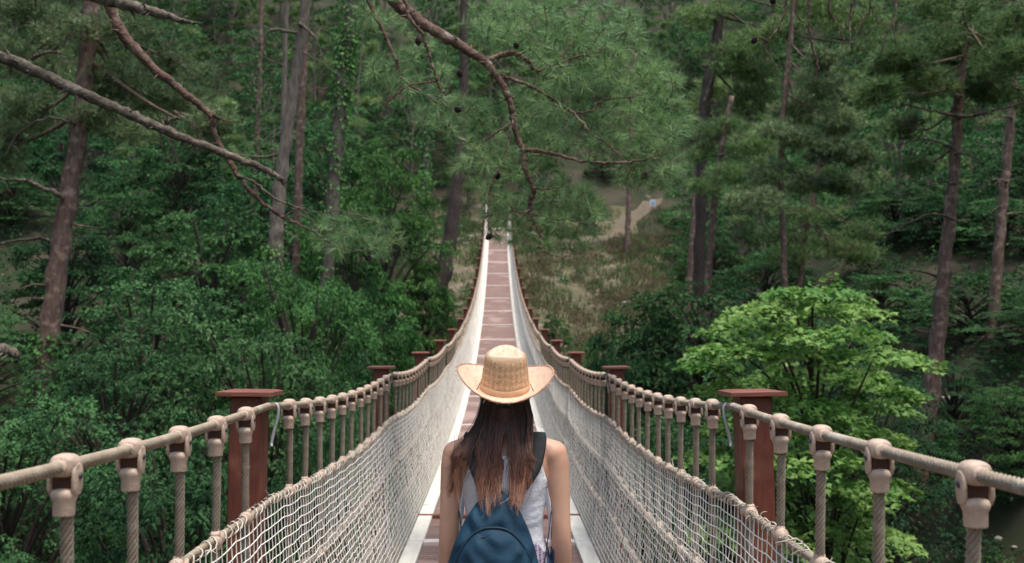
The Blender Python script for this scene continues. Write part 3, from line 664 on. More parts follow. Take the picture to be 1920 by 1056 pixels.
for z, o in ((.001, .0015), (.003, .0028), (.020, .0028), (.022, .001)):
    q = crown_r(z); rg.append(np.stack([(.082*q+o)*np.cos(th), (.100*q+o)*np.sin(th), z+.0015*np.sin(th*5)+0*th], -1))
mb.add(np.array(rg).reshape(-1, 3), gridf(4, n)); mb.build('hat_band', m_band, HE_, True)
mb = MB()
for s in (-1, 1): tube(mb, [(s*.083, -.040, .030), (s*.092, -.052, .012), (s*.099, -.062, .007)], .0014, 5)
mb.build('chin_cord', m_strap, HE_, True)
# ------------------------------------------------------------------ terrain
_ty = [-60, -12, -6, 0, 6, 14, 24, 34, 44, 52, 60, 70, 76, 84, 92, 110, 150, 220]
_tz = [6, -.2, -1.6, -5, -8.2, -10.5, -11, -9, -5.4, -3.0, -.6, 2.5, 3.85, 4.6, 8.5, 21, 52, 95]
def ter0(x, y):
    b = np.interp(y, _ty, _tz); w = np.interp(y, [-20, 40, 60], [1, 1, .0])
    r = .95*np.clip(x-4, 0, 9)+.25*np.clip(x-13, 0, 60); l = 1.0*np.clip(-x-5, 0, 8)+.35*np.clip(-x-13, 0, 60)
    far = np.interp(y, [50, 75], [0, 1])*(.10*np.clip(-x-5, 0, 60)-.085*np.clip(x, 0, 12))+np.interp(y, [40, 60], [0, 1])*.16*np.clip(x-14, 0, 60)
    return b+(r+l)*w+far
_oc = rs.uniform(-1, 1, (9, 4))
def ter(x, y):
    x = np.asarray(x, float); y = np.asarray(y, float); z = ter0(x, y)
    for k in range(9):
        f = .07*1.7**k; z = z+(.30/1.45**k)*np.sin(x*f*_oc[k, 0]*1.6+y*f*_oc[k, 1]*1.6+_oc[k, 2]*9)*np.cos(y*f*_oc[k, 3]+x*f*.5)
    w = np.clip(1-np.abs(x)/2.2, 0, 1)*np.clip((y-66)/5, 0, 1)*np.clip((82-y)/3, 0, 1)
    return z*(1-w)+w*np.minimum(z, 3.6)
m_ground = M('forest_soil', (.036, .034, .018), (.020, .030, .012), scale=1.1, rough=.95, bump=.6, bscale=5, c3=(.055, .046, .030), s3=.45, c3t=.55)
m_slope = M('dry_grass_soil', (.13, .105, .062), (.060, .075, .032), scale=.9, rough=.95, bump=.8, bscale=6, c3=(.20, .15, .12), s3=.7, c3t=.6)
gx = np.concatenate([np.linspace(-120, -16, 40), np.arange(-15.5, 16, .5), np.linspace(16.5, 120, 40)]); gy = np.concatenate([np.linspace(-60, -8, 14), np.arange(-7, 92, .6), np.linspace(93, 230, 50)])
X, Y = np.meshgrid(gx, gy); mb = MB(); mb.add(np.stack([X, Y, ter(X, Y)], -1).reshape(-1, 3), gridf(len(gy), len(gx), False))
fc = mb.f[0].mean(1); cx = X.ravel()[mb.f[0][:, 0]]; cy = Y.ravel()[mb.f[0][:, 0]]
mb.m[0] = (((cy > 44) & (cy < 90) & (cx > -6) & (cx < 12)) | ((cy > 5) & (cy < 14) & (cx > 5) & (cx < 14))).astype(int)
tag(mb.build('ground', [m_ground, m_slope], None, True), kind='structure')
m_path = M('trodden_path', (.145, .115, .080), (.10, .082, .055), scale=2, rough=.95, bump=.4, bscale=6)
def strip(name, pts, wid, mat):
    p = smooth_path([(x, y, 0) for x, y in pts], 40); t = np.gradient(p, axis=0); t /= np.linalg.norm(t, axis=1)[:, None]; s_ = np.stack([t[:, 1], -t[:, 0], 0*t[:, 0]], 1)
    V = np.stack([p+s_*wid*k*(1+.15*np.sin(np.arange(40)*.7+k))[:, None] for k in (-.5, -.2, .2, .5)], 1).reshape(-1, 3); V[:, 2] = ter(V[:, 0], V[:, 1])+.05
    mb = MB(); mb.add(V, gridf(40, 4, False)); return tag(mb.build(name, mat, None, True), kind='structure')


def hit(px, py, y0=40, y1=130):
    ys = np.arange(y0, y1, .25); d = (528-py)*ys/F-ter((px-933)*ys/F, ys); i = np.argmax(d < 0); y = ys[i]; return np.array([(px-933)*y/F, y])
pth_ = [tuple(hit(a, b)) for a, b in ((1040, 452), (1100, 455), (1135, 446), (1172, 424), (1204, 398), (1228, 372))]
print('PATH', pth_)
strip('path', [(0, 75.2), (2, 76.5)]+pth_, 1.5, m_path)
# ------------------------------------------------------------------ foliage builders
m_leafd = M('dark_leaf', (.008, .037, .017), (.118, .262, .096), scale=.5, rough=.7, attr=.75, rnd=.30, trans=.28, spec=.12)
m_leafb = M('bright_leaf', (.060, .20, .035), (.34, .50, .145), scale=.9, rough=.5, attr=.7, trans=.40, spec=.25)
m_leafm = M('mid_leaf', (.012, .055, .020), (.155, .33, .095), scale=.5, rough=.7, attr=.75, rnd=.2, trans=.3, spec=.12)
m_need = M('pine_needle', (.040, .092, .034), (.28, .40, .14), scale=.6, rough=.55, attr=.75, rnd=.18, trans=.25, spec=.3)
m_needp = M('pale_pine_needle', (.055, .100, .042), (.29, .38, .175), scale=.6, rough=.55, attr=.75, trans=.25, spec=.3)
m_needf = M('near_pine_needle', (.055, .160, .060), (.34, .50, .20), scale=2.5, rough=.45, attr=.6, trans=.3, spec=.4)
m_barkr = M('red_bark', (.185, .118, .092), (.085, .056, .046), scale=9, rough=.9, bump=1., bscale=12, stretch=(2.2, 2.2, .6), c3=(.27, .19, .15), s3=6, c3t=.58)
m_barkg = M('grey_bark', (.20, .165, .135), (.095, .075, .062), scale=7, rough=.9, bump=.9, bscale=9, stretch=(2.2, 2.2, .5))
m_barkb = M('limb_bark', (.155, .095, .068), (.060, .034, .026), scale=16, rough=.85, bump=1., bscale=34, c3=(.24, .19, .15), s3=8, c3t=.6)
m_barkd = M('dead_limb_bark', (.155, .125, .092), (.055, .042, .032), scale=16, rough=.9, bump=1., bscale=34, c3=(.24, .205, .16), s3=9, c3t=.62)
m_cone = M('pine_cone', (.030, .020, .016), (.015, .010, .008), rough=.9)

def leaves(mb, c, d, nrm, L, wr=.5, v=.5, shape='leaf', m=0, fold=.18):
    d = d/(np.linalg.norm(d, axis=1)[:, None]+1e-9); s_ = np.cross(d, nrm); s_ /= np.linalg.norm(s_, axis=1)[:, None]+1e-9; n2 = np.cross(s_, d)
    L = np.broadcast_to(L, (len(c),))[:, None]
    if shape == 'leaf': pts = [(0, 0, 0), (.45, .5*wr, fold), (1, 0, -.1), (.45, -.5*wr, fold)]
    else: pts = [(0, 0, 0), (.10, .38, .02), (.42, .55, .08), (.50, .22, .02), (1, 0, -.12), (.50, -.22, .02), (.42, -.55, .08), (.10, -.38, .02)]
    V = np.stack([c+L*(a*d+b*s_+h*n2) for a, b, h in pts], 1); k = len(pts)
    f = np.arange(len(c))[:, None]*k+np.arange(k)[None]
    mb.add(V.reshape(-1, 3), f, np.repeat(np.clip(np.broadcast_to(v, (len(c),)), 0, 1), k), m)
def unit(r, n): q = r.normal(0, 1, (n, 3)); return q/np.linalg.norm(q, axis=1)[:, None]
def sprays(mb, r, P0, D, Ls, nl, lsz, v0, droop=.25, wr=.5, shape='leaf', width=.36, m=0):
    "flat layered leafy sprays"
    n = len(P0); D = D/np.linalg.norm(D, axis=1)[:, None]; up = np.array([0, 0, 1.])+r.normal(0, .25, (n, 3)); s_ = np.cross(D, up); s_ /= np.linalg.norm(s_, axis=1)[:, None]+1e-9; nn = np.cross(s_, D)
    t = r.rand(n, nl)**.8; sd = r.uniform(-1, 1, (n, nl)); L = np.broadcast_to(Ls, (n,))[:, None]
    C = P0[:, None]+D[:, None]*(L*t)[..., None]+s_[:, None]*(sd*width*L*(1.05-.75*t))[..., None]+nn[:, None]*(r.normal(0, .05, (n, nl))*L-.12*np.abs(sd)*L)[..., None]
    C[..., 2] -= droop*L*t*t
    dd = D[:, None]*.8+s_[:, None]*(np.sign(sd)*.9)[..., None]+r.normal(0, .3, (n, nl, 3)); dd[..., 2] -= .3
    N2 = nn[:, None]+r.normal(0, .38, (n, nl, 3))
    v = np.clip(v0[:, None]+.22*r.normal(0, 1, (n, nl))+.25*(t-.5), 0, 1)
    leaves(mb, C.reshape(-1, 3), dd.reshape(-1, 3), N2.reshape(-1, 3), (lsz*r.uniform(.65, 1.2, (n, nl))).ravel(), wr, v.ravel(), shape, m)
m_barkk = M('dark_bark', (.085, .062, .052), (.040, .030, .027), scale=7, rough=.9, bump=.9, bscale=9, stretch=(2.2, 2.2, .5))
def broadleaf(seed, R=2.4, Hh=5.5, nlobe=26, nsp=20, nl=26, lsz=.13, base=.6, dens=1., wr=.5, lrb=.17):
    "crown mesh + trunk mesh, local origin at ground; lobes of layered sprays"
    r = np.random.RandomState(seed); mb = MB(); tk = MB()
    top = np.array([r.normal(0, .3), r.normal(0, .3), Hh*.8])
    tp = smooth_path([(0, 0, -1.2), (r.normal(0, .1), r.normal(0, .1), Hh*.35), top], 12); tube(tk, tp, np.linspace(.13, .03, 12)*R/2.2, 7, ref=np.array([0., 1, 0]))
    for k in range(nlobe):
        h = base+(Hh-base)*((k+.5)/nlobe)**.85; q = (h-base)/(Hh-base); rad = R*(1-.75*q**2.2)*(.75+.25*min(1, q*3+.3)); th = k*2.39996+r.normal(0, .4); rr = rad*(.35+.65*r.rand()**.45)*(.85+.3*r.rand())
        c = np.array([rr*cos(th), rr*sin(th), h+r.normal(0, .2)]); lr = R*(lrb+.12*r.rand())
        tube(tk, smooth_path([tp[min(11, int(q*9)+1)], tp[min(11, int(q*9)+1)]*.5+c*.5+[0, 0, .2], c], 6), np.linspace(.045, .012, 6)*R/2.2, 4, cap=False)
        n = int(nsp*dens); u = unit(r, n); u[:, 2] = np.abs(u[:, 2])*.9-.25; P0 = c+u*lr*np.array([1, 1, .22])*(r.uniform(.2, .8, n)[:, None])
        D = u*np.array([1, 1, .22])+.6*np.array([cos(th), sin(th), .02])+r.normal(0, .2, (n, 3))
        sprays(mb, r, P0, D, lr*r.uniform(.6, 1.05, n), nl, lsz, np.clip(.42+r.normal(0, .19)+r.normal(0, .10, n), 0, 1), wr=wr)
    return mb, tk
def needles(mb, r, C, D, nn, L, w, spread, v0, m=0, curve=0.):
    "tufts of needles: C centres, D tuft axes"
    n = len(C); D = D/(np.linalg.norm(D, axis=1)[:, None]+1e-9); dd = D[:, None]*(1-spread*.5)+unit(r, n*nn).reshape(n, nn, 3)*spread; dd /= np.linalg.norm(dd, axis=2)[..., None]+1e-9
    s_ = np.cross(dd, unit(r, n*nn).reshape(n, nn, 3)); s_ /= np.linalg.norm(s_, axis=2)[..., None]+1e-9
    l = L*r.uniform(.7, 1.15, (n, nn))[..., None]; B = C[:, None]-D[:, None]*(L*.3*r.rand(n, nn)[..., None])
    T = B+dd*l; T[..., 2] -= curve*L
    V = np.stack([B-s_*w, B+s_*w, T], 2).reshape(-1, 3); f = np.arange(n*nn)[:, None]*3+np.arange(3)[None]
    v = np.clip(np.repeat(np.broadcast_to(v0, (n,)), nn)+.16*r.normal(0, 1, n*nn), 0, 1); mb.add(V, f, np.repeat(v, 3), m)
CF = 1.6
def pine_clouds(mb, r, clouds, ntuft, nn=13, L=.26, w=.011, v=.45):
    for (c, rad) in clouds:
        rad = np.asarray(rad); n = max(4, int(ntuft*CF)); u = unit(r, n); u[:, 2] = u[:, 2]*.8+.15; q = r.uniform(.3, 1.0, n)[:, None]**.7
        # break cloud into clumps
        cl = unit(r, 7)*rad*.6; C = c+.55*u*rad*q+cl[r.randint(0, 7, n)]*(.75+.2*r.rand(n)[:, None])
        needles(mb, r, C, u*.6+np.array([0, 0, .55])+r.normal(0, .25, (n, 3)), nn, L, w, .8, np.clip(v+r.normal(0, .12)+r.normal(0, .08, n), 0, 1))
def genpine(seed, Hh=13, base=.35, spread=2.6, nlimb=22, ntuft=46, **kw):
    r = np.random.RandomState(seed); mb = MB(); tk = MB(); tp = smooth_path([(0, 0, -1), (r.normal(0, .25), r.normal(0, .2), Hh*.4), (r.normal(0, .6), r.normal(0, .4), Hh)], 24)
    tube(tk, tp, np.linspace(.17, .03, 24), 8, ref=np.array([0., 1, 0])); cl = []
    for k in range(nlimb):
        q = base+(1-base)*(k/(nlimb-1)); p0 = tp[min(23, int(q*23))]; th = k*2.4+r.normal(0, .4); R = spread*(1-.72*((q-base)/(1-base))**1.6)*(.6+.5*r.rand())
        e = p0+np.array([R*cos(th), R*sin(th), .25*R*r.rand()+.1]); tube(tk, smooth_path([p0, (p0+e)/2+[0, 0, -.15*R*r.rand()], e], 7), np.linspace(.045, .012, 7), 4, cap=False)
        cl.append((e, (.65+.35*r.rand(), .65+.35*r.rand(), .34))); cl.append(((p0*.4+e*.6), (.6, .6, .28)))
    pine_clouds(mb, r, cl, ntuft, **kw); return mb, tk
def proj(x, y, z): return 933+F*x/y, 528-F*z/y
# ------------------------------------------------------------------ woodland far off (one mass, uncountable)
def inwin(px, py, x0, x1, y0, y1): return x0 < px < x1 and y0 < py < y1
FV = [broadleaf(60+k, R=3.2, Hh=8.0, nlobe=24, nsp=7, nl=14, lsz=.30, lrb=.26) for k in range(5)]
FPn = [genpine(80+k, Hh=12, base=.3, spread=2.6, nlimb=15, ntuft=15, nn=9, L=.5, w=.028) for k in range(3)]
fr = np.random.RandomState(21); wood = MB(); wtr = MB(); pw = MB(); cnt = 0
def rz(a): c, s = cos(a), sin(a); return np.array([[c, -s, 0], [s, c, 0], [0, 0, 1]])
for yy in np.arange(47, 122, 4.6):
    xs = np.arange(-.60*yy-8, .60*yy+8, 5.0)
    for xx in xs:
        x = xx+fr.uniform(-2, 2); y = yy+fr.uniform(-2, 2)
        if fr.rand() < .10: continue
        g = float(ter(x, y)); sc = fr.uniform(.75, 1.25)*(1.0 if y > 75 else .8)
        pxl, pyt = proj(x-2.6*sc, y, g+8*sc); pxr, pyb = proj(x+2.6*sc, y, g)
        if y < (97 if x > 5 else 81) and pxr > 975 and pxl < 1255: continue       # open grass slope and path
        if y < 84 and pxr > 792 and pxl < 1000: continue       # landing of the bridge
        if x > 8 and y < 100 and pxl < 1255 and pxr > 1100: continue
        if fr.rand() < .24:
            v = FPn[fr.randint(3)]; R = rz(fr.rand()*6.3); pw.merge(v[0], R, (x, y, g-.3), sc*1.15, fr.normal(0, .10)); wtr.merge(v[1], R, (x, y, g-.3), sc*1.15)
        else:
            v = FV[fr.randint(5)]; R = rz(fr.rand()*6.3); wood.merge(v[0], R, (x, y, g-.5), sc, fr.normal(-.08, .15)); wtr.merge(v[1], R, (x, y, g-.5), sc)
        cnt += 1
for k in range(110):     # the same wood goes on beyond both edges of the view
    y = fr.uniform(4, 60); sgn = fr.choice([-1, 1]); x = sgn*(.56*y+4.5+fr.uniform(0, 26))
    if abs(x) < 9: continue
    sc = fr.uniform(.8, 1.2); g = float(ter(x, y)); R = rz(fr.rand()*6.3)
    if fr.rand() < .25: v = FPn[fr.randint(3)]; pw.merge(v[0], R, (x, y, g-.3), sc, fr.normal(0, .1))
    else: v = FV[fr.randint(5)]; wood.merge(v[0], R, (x, y, g-.5), sc*.9, fr.normal(-.08, .15))
    wtr.merge(v[1], R, (x, y, g-.5), sc*.9)
tag(wood.build('woodland', m_leafd), 'dense dark green woodland covering the far hillside', 'woodland', kind='stuff')
tag(pw.build('pine_woodland', m_need), 'grey-green pine crowns scattered through the far hillside woodland', 'woodland', kind='stuff')
tag(wtr.build('woodland_trunks', m_barkg), 'trunks and limbs among the far hillside woodland', 'woodland', kind='stuff')

# ------------------------------------------------------------------ nearer broadleaf trees, one by one
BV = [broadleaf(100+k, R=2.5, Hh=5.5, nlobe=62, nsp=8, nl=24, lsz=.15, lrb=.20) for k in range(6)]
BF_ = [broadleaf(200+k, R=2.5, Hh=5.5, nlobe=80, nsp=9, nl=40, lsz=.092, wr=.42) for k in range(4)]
BN = [(c.mesh('crown', [m_leafd]), t.mesh('trunk', [m_barkk], True)) for c, t in BF_]
BM = [(c.mesh('crown', [m_leafd]), t.mesh('trunk', [m_barkk], True)) for c, t in BV]
BM2 = []
for c, t in BM:
    c2 = c.copy(); c2.materials[0] = m_leafm; BM2.append((c2, t))
RB = {}
def tree(v, px, pyt, y, wide=1.0, mid=False, label=None, rot=None):
    x = (px-933)*y/F; zt = (528-pyt)*y/F; g = float(ter(x, y)); h = max(2.0, zt-g+.3); sz = h/5.3; sx = np.clip(sz, .75, 1.35)*wide
    t = empty('broadleaf_tree' if h > 3.6 else 'bush', (x, y, g-.3), rot if rot is not None else fr.rand()*6.3, label, 'tree' if h > 3.6 else 'bush', 'broadleaf trees and bushes on the valley sides')
    m0 = (BN[v % 4] if y < 27 else BM[v])[0]; key = m0.name
    if key not in RB: q_ = np.zeros(len(m0.vertices)*3); m0.vertices.foreach_get('co', q_); q_ = q_.reshape(-1, 3); RB[key] = float(np.percentile(np.hypot(q_[:, 0], q_[:, 1]), 99.9))
    if y < 78: sx = max(.4, min(sx, (abs(x)-1.25)/RB[key]))
    for nm, me in zip(('crown', 'trunk'), (BN[v % 4] if y < 27 else (BM2 if mid else BM)[v])): o = link(nm, me, t); o.scale = (sx, sx, sz)
    if mid and y < 27: o_ = [c for c in t.children if c.name.startswith('crown')][0]; c2 = BN[v % 4][0].copy(); c2.materials[0] = m_leafm; o_.data = c2
    return t
TR = [  # variant, px, top py, depth, wide, mid-green?, label
 (0, 40, 800, 15.5, .8, 0, 'dark bushy tree at the lower left corner below the handrail'),
 (1, 330, 880, 14.5, .75, 0, 'lowest leafy tree behind the rope hangers left of the first red post'),
 (2, 610, 830, 15.5, .7, 0, 'leafy tree seen through the gaps just right of the left front post'),
 (3, 210, 690, 19, .9, 0, 'feathery green tree over the second rope hanger on the left'),
 (4, 480, 660, 19.5, .9, 0, 'feathery dark green tree straight above the left front post'),
 (5, 640, 740, 21, .8, 0, 'dark bush behind the second red post on the left'),
 (0, -40, 600, 24, 1., 0, 'dark tree at the left edge beneath the ivy-clad pine trunk'),
 (1, 290, 560, 24, 1., 0, 'broad layered tree in the middle of the left slope'),
 (2, 560, 540, 25, 1., 1, 'mid-green tree with feathery tips left of the third post'),
 (3, 700, 640, 29, .55, 1, 'small yellow-green bush touching the left posts near the sag'),
 (4, 130, 450, 29, 1., 0, 'dark tree right behind the big reddish pine trunk'),
 (5, 400, 430, 31, 1., 0, 'round dark tree under the tips of the bare limbs'),
 (0, 640, 440, 34, 1., 1, 'tree with fine pale twigs under the end of the bare limb'),
 (1, 700, 590, 36, .6, 0, 'small dark tree just left of the bridge deck at mid span'),
 (2, 240, 370, 37, 1., 0, 'tree on the left slope between the pine trunk and the bare limb'),
 (3, 480, 350, 40, 1., 0, 'dark tree around the foot of the grey-barked pine'),
 (4, 20, 370, 38, 1.1, 0, 'dark tree high at the left edge behind the pine branches'),
 (5, 720, 300, 46, 1., 1, 'brighter green tree left of the leaning grey trunk'),
 (0, 800, 500, 47, .55, 1, 'low green bush at the foot of the leaning grey trunk'),
 (1, 600, 260, 48, 1., 0, 'dark tree right of the grey-barked pine trunk'),
 (2, 350, 260, 47, 1.1, 0, 'tall dark tree behind the crossing of the bare limbs'),
 (3, 120, 240, 46, 1.1, 0, 'tall dark tree seen between the left pine branches'),
 (4, 838, 560, 54, .45, 1, 'low bush beside the left posts below the landing'),
 (5, 1200, 610, 33, .85, 0, 'dark green rounded tree right of the bridge below the grass slope'),
 (0, 1150, 690, 27, .7, 0, 'dark bush behind the right handrail near the third post'),
 (1, 1300, 560, 33, 1., 0, 'dark tree between the grass slope and the bright green maple'),
 (2, 1310, 800, 20, .8, 0, 'dark bush behind the right handrail left of the front post'),
 (3, 1820, 560, 28, 1., 0, 'dark tree behind the foot of the leaning right pine'),
 (4, 1975, 600, 25, 1., 0, 'dark green tree at the right edge behind the pines'),
 (5, 1895, 740, 21, .75, 1, 'low drooping branches of a green tree above the right handrail'),
 (0, 1650, 520, 32, 1., 0, 'dark tree behind the right side of the bright maple'),
 (1, 1450, 480, 38, 1., 0, 'dark tree rising behind the bright maple top'),
 (2, 1760, 430, 38, 1.1, 0, 'dark tree between the two trunks at the right edge'),
 (3, 1930, 380, 40, 1.1, 0, 'dark tree in the gap right of the rightmost trunk'),
 (4, 1600, 400, 46, 1.1, 0, 'dark tree in the deep shade left of the flat-topped pine'),
 (5, 1340, 440, 48, .9, 0, 'dark tree behind the trunks right of the path'),
 (0, 1290, 480, 52, .6, 1, 'green bush at the right end of the grass slope'),
 (3, 1040, 600, 48, .35, 1, 'little bush against the right posts under the grass slope'),
 (1, 1620, 740, 19.5, .8, 0, 'dark bush behind the bright maple and above the handrail on the right'),
 (2, 1400, 830, 19, .8, 0, 'dark bush filling the gap left of the lower maple leaves'),
 (3, 1790, 690, 24, .75, 0, 'dark bush around the foot of the flat-topped pine'),
 (4, 1500, 640, 24, .9, 0, 'dark tree hidden in the middle of the bright maple'),
 (0, 1700, 400, 52, 1.1, 0, 'dark tree on the slope left of the flat-topped pine stem'),
 (1, 1850, 390, 50, 1.1, 0, 'dark tree high between the two right-hand trunks'),
 (2, 1880, 470, 36, 1., 0, 'dark bush low between the two right-hand trunks'),
 (4, 1680, 470, 40, 1., 0, 'dark bush low to the left of the flat-topped pine stem'),
 (5, 1130, 330, 95, .9, 0, 'dark tree above the sandy path beyond the bridge'),
]
for v, px, pt, y, wd, mid, lab in TR: tree(v, px, pt, y, wd, bool(mid), lab)

# ------------------------------------------------------------------ pines with individual trunks
def ivy(r, p, rad, n, lsz=.10):
    mb = MB(); i = r.rand(n)*(len(p)-1); k = i.astype(int); c = p[k]+(p[np.minimum(k+1, len(p)-1)]-p[k])*(i-k)[:, None]; u = unit(r, n); u[:, 2] *= .3
    leaves(mb, c+u*(rad*(1+.9*r.rand(n)))[:, None], u+[0, 0, -.8], u+r.normal(0, .3, (n, 3)), lsz*r.uniform(.6, 1.2, n), .8, np.clip(.5+.25*r.normal(0, 1, n), 0, 1)); return mb
def pinepx(seed, label, y, trunk, wpx, zones=(), dead=(), bark=m_barkr, need=m_need, ntuft=60, nn=13, L=.26, w=.012, ivyr=None, v=.45, cat='pine tree'):
    r = np.random.RandomState(seed); p = PL(trunk, y); g = float(ter(p[-1][0], y))
    e = p[-1]+(p[-1]-p[-2])/np.linalg.norm(p[-1]-p[-2])*max(.5, (p[-1][2]-g+.6)); 
    if p[-1][2] > g: p = np.vstack([p, [e[0], y, g-.6]]); wpx = list(wpx)+[wpx[-1]*1.12]
    base = np.array([p[-1][0], y, g]); q = smooth_path(p, 44); q[:, 1] += .12*np.sin(np.linspace(0, 5, 44)); rad = np.interp(np.linspace(0, 1, 44), np.linspace(0, 1, len(wpx)), wpx)*y/F/2
    T = empty('pine_tree', base, 0, label, cat, 'pines with bare trunks')
    tk = MB(); q2 = q.copy(); q2[:, 0] += rad*.12*np.sin(np.arange(44)*1.7); tube(tk, q2-base, rad*(1+.08*np.sin(np.arange(44)*2.3)), 12, ref=np.array([0., 1, 0]))
    for k in range(14):    # short dead snags
        i = r.randint(3, 40); th = r.rand()*6.3; d = np.array([cos(th), sin(th)*.6, r.normal(.05, .25)]); Ls = r.uniform(.15, .9); tube(tk, smooth_path([q[i]-base, q[i]-base+d*Ls*.6, q[i]-base+d*Ls+[0, 0, r.normal(-.05, .08)]], 5), np.linspace(rad[i]*.16, .004, 5), 4, cap=False)
    lm = MB(); cl = []
    for (cx, cy, rx, ry, n) in zones:
        c = P(cx, cy, y+(r.uniform(-1.5, .9) if seed in (10, 12, 13, 14, 15) else r.uniform(-.1, 1.8))); R = (rx*y/F, rx*y/F*.9, 1.3*ry*y/F); 
        d = np.linalg.norm(q-c-[0, 0, R[2]*1.5], axis=1); i = d.argmin(); s0 = q[i]-base; e0 = c-base
        tube(lm, smooth_path([s0, s0*.5+e0*.5+[0, 0, r.normal(-.1, .15)], e0], 10), np.linspace(max(.03, rad[i]*.35), .012, 10), 5, cap=False)
        for k in range(6): e1 = e0+unit(r, 1)[0]*np.array(R)*.8; tube(lm, smooth_path([s0*.3+e0*.7, (e0+e1)/2+[0, 0, .05], e1], 6), np.linspace(.016, .006, 6), 4, cap=False)
        cl.append((c-base, R, n))
    lm0 = lm
    for (pts, w0) in dead:
        lm = MB()
        pp = PL(pts, y+r.uniform(-.4, .2))-base; j_ = np.linalg.norm(q-base-pp[0], axis=1).argmin(); pp = np.vstack([q[j_]-base, pp]) if np.linalg.norm(q[j_]-base-pp[0]) > .05 else pp; a = smooth_path(pp, 18); a[1:] += r.normal(0, .015, a[1:].shape); tube(lm, a, np.linspace(w0, w0*.25, 18)*y/F/2, 6, ref=np.array([0., 1, 0]))
        for k in range(5): i = r.randint(5, 17); d = np.array([r.normal(0, 1), r.normal(0, .5), r.normal(-.5, .6)])*.35; tube(lm, smooth_path([a[i], a[i]+d*.5+[0, 0, .04], a[i]+d], 5), np.linspace(w0*.3*y/F/2, .003, 5), 3, cap=False)
        lm.build('dead_limb', m_barkd, T, True)
    lm = lm0
    tk.build('trunk', bark, T, True)
    if lm.n: lm.build('limbs', bark, T, True)
    if cl:
        cm2 = MB(); cl = [(a, b, (c or ntuft)*(1.5 if seed in (12, 13, 14, 15, 16, 9) else 1.15)) for a, b, c in cl]
        for c, R, n in cl: pine_clouds(cm2, r, [(c, R)], n or ntuft, nn, L, w, v)
        cm2.build('crown', need, T)
    if ivyr: a, b, n, ls = ivyr; ivy(r, q[int(a*43):int(b*43)+1]-base, float(rad.mean()), n, ls).build('ivy', m_leafm, T)
    return T
pinepx(1, 'big reddish pine trunk at the left with pale needles and broken side branches', 19, [(176, -330), (168, 0), (142, 250), (115, 430), (97, 600), (78, 760)], [26, 30, 33, 36, 38, 40],
       [(60, 110, 120, 48, 190), (230, 150, 100, 46, 190), (320, 200, 100, 46, 190), (395, 250, 55, 50, 130), (60, 215, 90, 40, 150), (170, 60, 150, 36, 170), (250, 250, 90, 32, 130), (345, 120, 70, 30, 60), (0, 280, 60, 50, 110), (20, 20, 90, 36, 110), (190, 215, 70, 30, 80), (300, -60, 140, 50, 120)],
       [([(112, 455), (60, 448), (-40, 465)], 12), ([(103, 362), (45, 338), (-20, 342)], 13), ([(130, 230), (90, 222), (40, 245), (0, 300)], 7), ([(150, 283), (190, 286), (215, 292)], 7), ([(160, 50), (140, 20), (120, 25)], 5), ([(135, 235), (131, 270), (140, 300)], 4)],
       need=m_needp, L=.20, w=.0085, nn=14, ivyr=(.72, 1., 900, .11), v=.5)
pinepx(2, 'grey-barked straight pine trunk left of centre with curled dead limbs', 30, [(590, -300), (572, 0), (548, 170), (530, 300), (520, 410), (514, 540)], [16, 19, 21, 24, 26, 28],
       [(560, -30, 110, 34, 60)], [([(556, 62), (505, 58), (497, 105), (535, 125)], 8), ([(562, 45), (590, 70), (606, 110)], 8), ([(527, 288), (490, 295), (450, 290), (430, 280)], 7), ([(552, 90), (620, 130), (680, 190)], 4)], bark=m_barkg, ivyr=(.78, 1., 700, .14), L=.3)
pinepx(3, 'slim brown pine trunk directly behind the grey-barked trunk', 34, [(580, -200), (572, 30), (562, 250), (558, 420)], [12, 13, 15, 16])
pinepx(4, 'thin pale pine trunk just left of the grey-barked trunk', 36, [(546, -200), (535, 30), (531, 200), (528, 380)], [8, 9, 10, 11], bark=m_barkg)
pinepx(5, 'thin mossy trunk standing in the dark gap left of the grey-barked pine', 39, [(492, -150), (487, 60), (482, 260), (478, 380)], [9, 10, 11, 12], ivyr=(.3, 1., 800, .13), dead=[([(487, 80), (460, 62), (440, 75)], 4)])
pinepx(6, 'dark trunk wrapped in ivy left of the overhanging pine branch', 33, [(668, -200), (655, 40), (641, 140), (628, 330)], [20, 22, 22, 24], ivyr=(0., 1., 2200, .15), bark=m_barkg)
pinepx(7, 'ivy-covered trunk left of the leaning grey trunk by the landing', 50, [(806, 60), (800, 240), (790, 430)], [12, 13, 14], ivyr=(0., 1., 1800, .18), bark=m_barkg)
pinepx(8, 'tall leaning trunk just left of the far end of the bridge', 57, [(872, -300), (869, 150), (862, 290), (846, 430), (822, 560)], [14, 17, 20, 26, 34], [(850, -40, 120, 30, 60)], bark=m_barkk, L=.5, w=.02)
pinepx(9, 'slender trunk standing at the edge of the sandy path', 71, [(1190, 100), (1182, 300), (1178, 400), (1174, 487)], [7, 9, 10, 12], [(1190, 190, 60, 26, 50), (1215, 250, 50, 20, 40), (1165, 270, 40, 18, 30)], L=.5, w=.02, bark=m_barkr)
